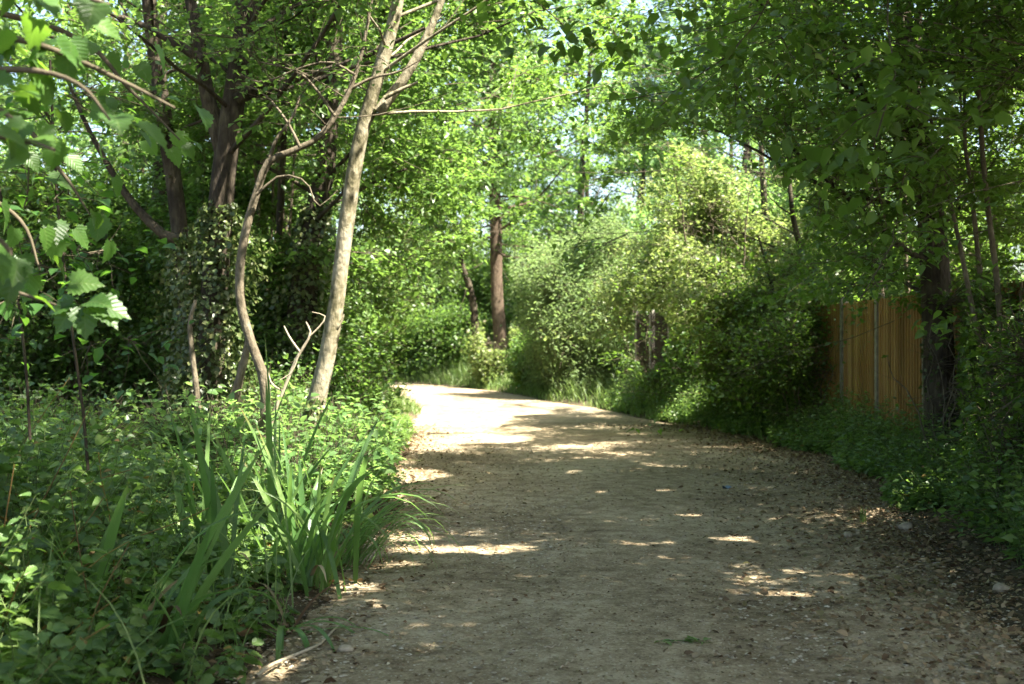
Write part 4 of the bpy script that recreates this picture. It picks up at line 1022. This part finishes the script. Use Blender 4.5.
x, y, e = scatter(30000, (-1.9, 4, 4.3, 15), lambda x, y, e, s: (e < .15) & (rng.random(len(x)) < np.clip(.30 + .5 * wob(x * 1.1, y * 1.1) + .6 * np.exp(np.minimum(e, 0) / .5), .06, 1)), rng)
n = len(x); sz = .004 + .011 * rng.random(n) ** 2.5
oc = np.array([(1, 0, 0), (0, 1, 0), (-1, 0, 0), (0, -1, 0), (.1, .1, .75), (.7, .7, .25), (-.7, .7, .3), (-.7, -.7, .25), (.7, -.7, .3)], float)
of = np.array([(0, 5, 4), (5, 1, 4), (1, 6, 4), (6, 2, 4), (2, 7, 4), (7, 3, 4), (3, 8, 4), (8, 0, 4)])
V = np.stack([x, y, floor_z(x, y) + .001], 1)[:, None] + sz[:, None, None] * oc[None] * (.65 + .7 * rng.random((n, 9, 1))) * np.array([1.2, 1.0, .8])
mb.add(V.reshape(-1, 3), (of[None] + (np.arange(n) * 9)[:, None, None]).reshape(-1, 3), 0, False)
tag(mb.build('gravel', M['stone']), 'small pale stones trodden into the path', 'gravel', kind='stuff')

def gp(u, v):
    Y = CAM_H * F_PX / (v - CY); X = (u - CX) / F_PX * Y
    return np.array([X, Y, float(floor_z(np.array([X]), np.array([Y]))[0])])
def stick(px, r, label, name='twig', lift=.01):
    rows = []
    for u, v in px:
        p = gp(u, v); rows.append([p[0], p[1], p[2] + lift, r])
    rows = smooth_path(rows, 14); rows[:, 3] *= np.linspace(1, .5, 14); rows[:, 2] += .006 * np.sin(np.arange(14) * 1.3)
    mb = MB(); tubes(mb, rows[:, :3], rows[:, 3], 6, 0, .08, np.random.default_rng(len(label)))
    tag(mb.build(name, M['dead'], None, rows[0, :3]), label, 'twig')
stick([(256, 684), (285, 664), (312, 655), (330, 640), (352, 622)], .010, 'pale curved stick lying along the lower left path edge', 'fallen_stick', .012)
stick([(560, 676), (568, 670), (575, 667)], .005, 'short dark twig on the path near the bottom middle')
stick([(545, 655), (556, 653), (562, 651)], .004, 'tiny twig lying alone on the path above the bottom twig')
stick([(815, 572), (826, 566), (831, 560)], .006, 'bent dark twig on the right side of the path')
stick([(715, 660), (728, 662), (735, 664)], .004, 'thin twig lying beside the green fallen sprig')
# green fallen sprig
c = gp(682, 648); r_ = np.random.default_rng(3); mb = MB(); n = 13
t = np.linspace(0, 1, 8); sp = np.stack([c[0] - .12 + .26 * t, c[1] + .02 * np.sin(t * 5), np.full(8, c[2] + .014)], 1); tubes(mb, sp, np.linspace(.003, .0015, 8), 5, 0)
P = sp[(np.linspace(0, 7, n)).astype(int)] + r_.standard_normal((n, 3)) * .01; a = r_.random(n) * 6.28
leaves(mb, P, np.stack([np.cos(a), np.sin(a), .08 * np.ones(n)], 1), np.array([0, 0, 1.]) + r_.standard_normal((n, 3)) * .25, .05 + .04 * r_.random(n), .5, LEAF6, 1)
tag(mb.build('fallen_sprig', [M['nstem'], M['nettle']], None, c), 'small green leafy sprig fallen on the path', 'sprig')
# grass tuft
c = gp(864, 526); n = 9; mb = MB()
blades(mb, c + r_.standard_normal((n, 3)) * np.array([.012, .012, 0]), r_.random(n) * 6.28, .05 + .25 * r_.random(n), .10 + .06 * r_.random(n), .3 + .4 * r_.random(n), .009, r_, 6)
tag(mb.build('grass_tuft', M['grass'], None, c), 'small green grass tuft alone in the brown litter at right', 'grass tuft')
# stones
def stone(u, v, s, label, seed):
    r_ = np.random.default_rng(seed); c = gp(u, v)
    nu, nv = 12, 8; V = []
    for j in range(nv):
        for i_ in range(nu):
            a, b_ = i_ / nu * 2 * PI, (j / (nv - 1) - .5) * PI
            d = np.array([math.cos(a) * math.cos(b_), math.sin(a) * math.cos(b_), math.sin(b_)])
            q = 1 + .16 * math.sin(3 * d[0] + seed) + .13 * math.sin(4 * d[1] + 2 * d[2] + seed) + .05 * r_.standard_normal() * (0 < j < nv - 1)
            V.append(c + d * q * s * np.array([1.25, .9, .7]) + np.array([0, 0, s * .35]))
    Fq = [(j * nu + i_, j * nu + (i_ + 1) % nu, (j + 1) * nu + (i_ + 1) % nu, (j + 1) * nu + i_) for j in range(nv - 1) for i_ in range(nu)]
    mb = MB(); mb.add(V, Fq, 0, True)
    tag(mb.build('stone', M['stone'], None, c), label, 'stone')
stone(906, 532, .055, 'rounded brown stone at the right edge of the path below the nettles', 1)
stone(848, 540, .04, 'small stone in the leaf litter left of the rounded brown stone', 2)
stone(1002, 600, .045, 'pale stone in the leaf litter near the right edge', 3)
stone(346, 655, .03, 'small dark stone beside the pale stick at lower left', 4)
# blue scrap
c = gp(727, 490); mb = MB()
gx = np.linspace(-1, 1, 6); GX, GY = np.meshgrid(gx, gx); V = np.stack([c[0] + GX * .045 + .01 * GY, c[1] + GY * .04, c[2] + .012 + .012 * np.sin(3 * GX + 2 * GY) + .008 * GX * GY], -1).reshape(-1, 3)
i = np.arange(5)[:, None] * 6 + np.arange(5)[None]; Fq = np.stack([i, i + 1, i + 7, i + 6], -1).reshape(-1, 4)
mb.add(V, Fq); mb.add(V - np.array([0, 0, .003]), Fq[:, ::-1])
tag(mb.build('litter_scrap', M['blue'], None, c), 'crumpled scrap of blue litter on the shaded path', 'litter')
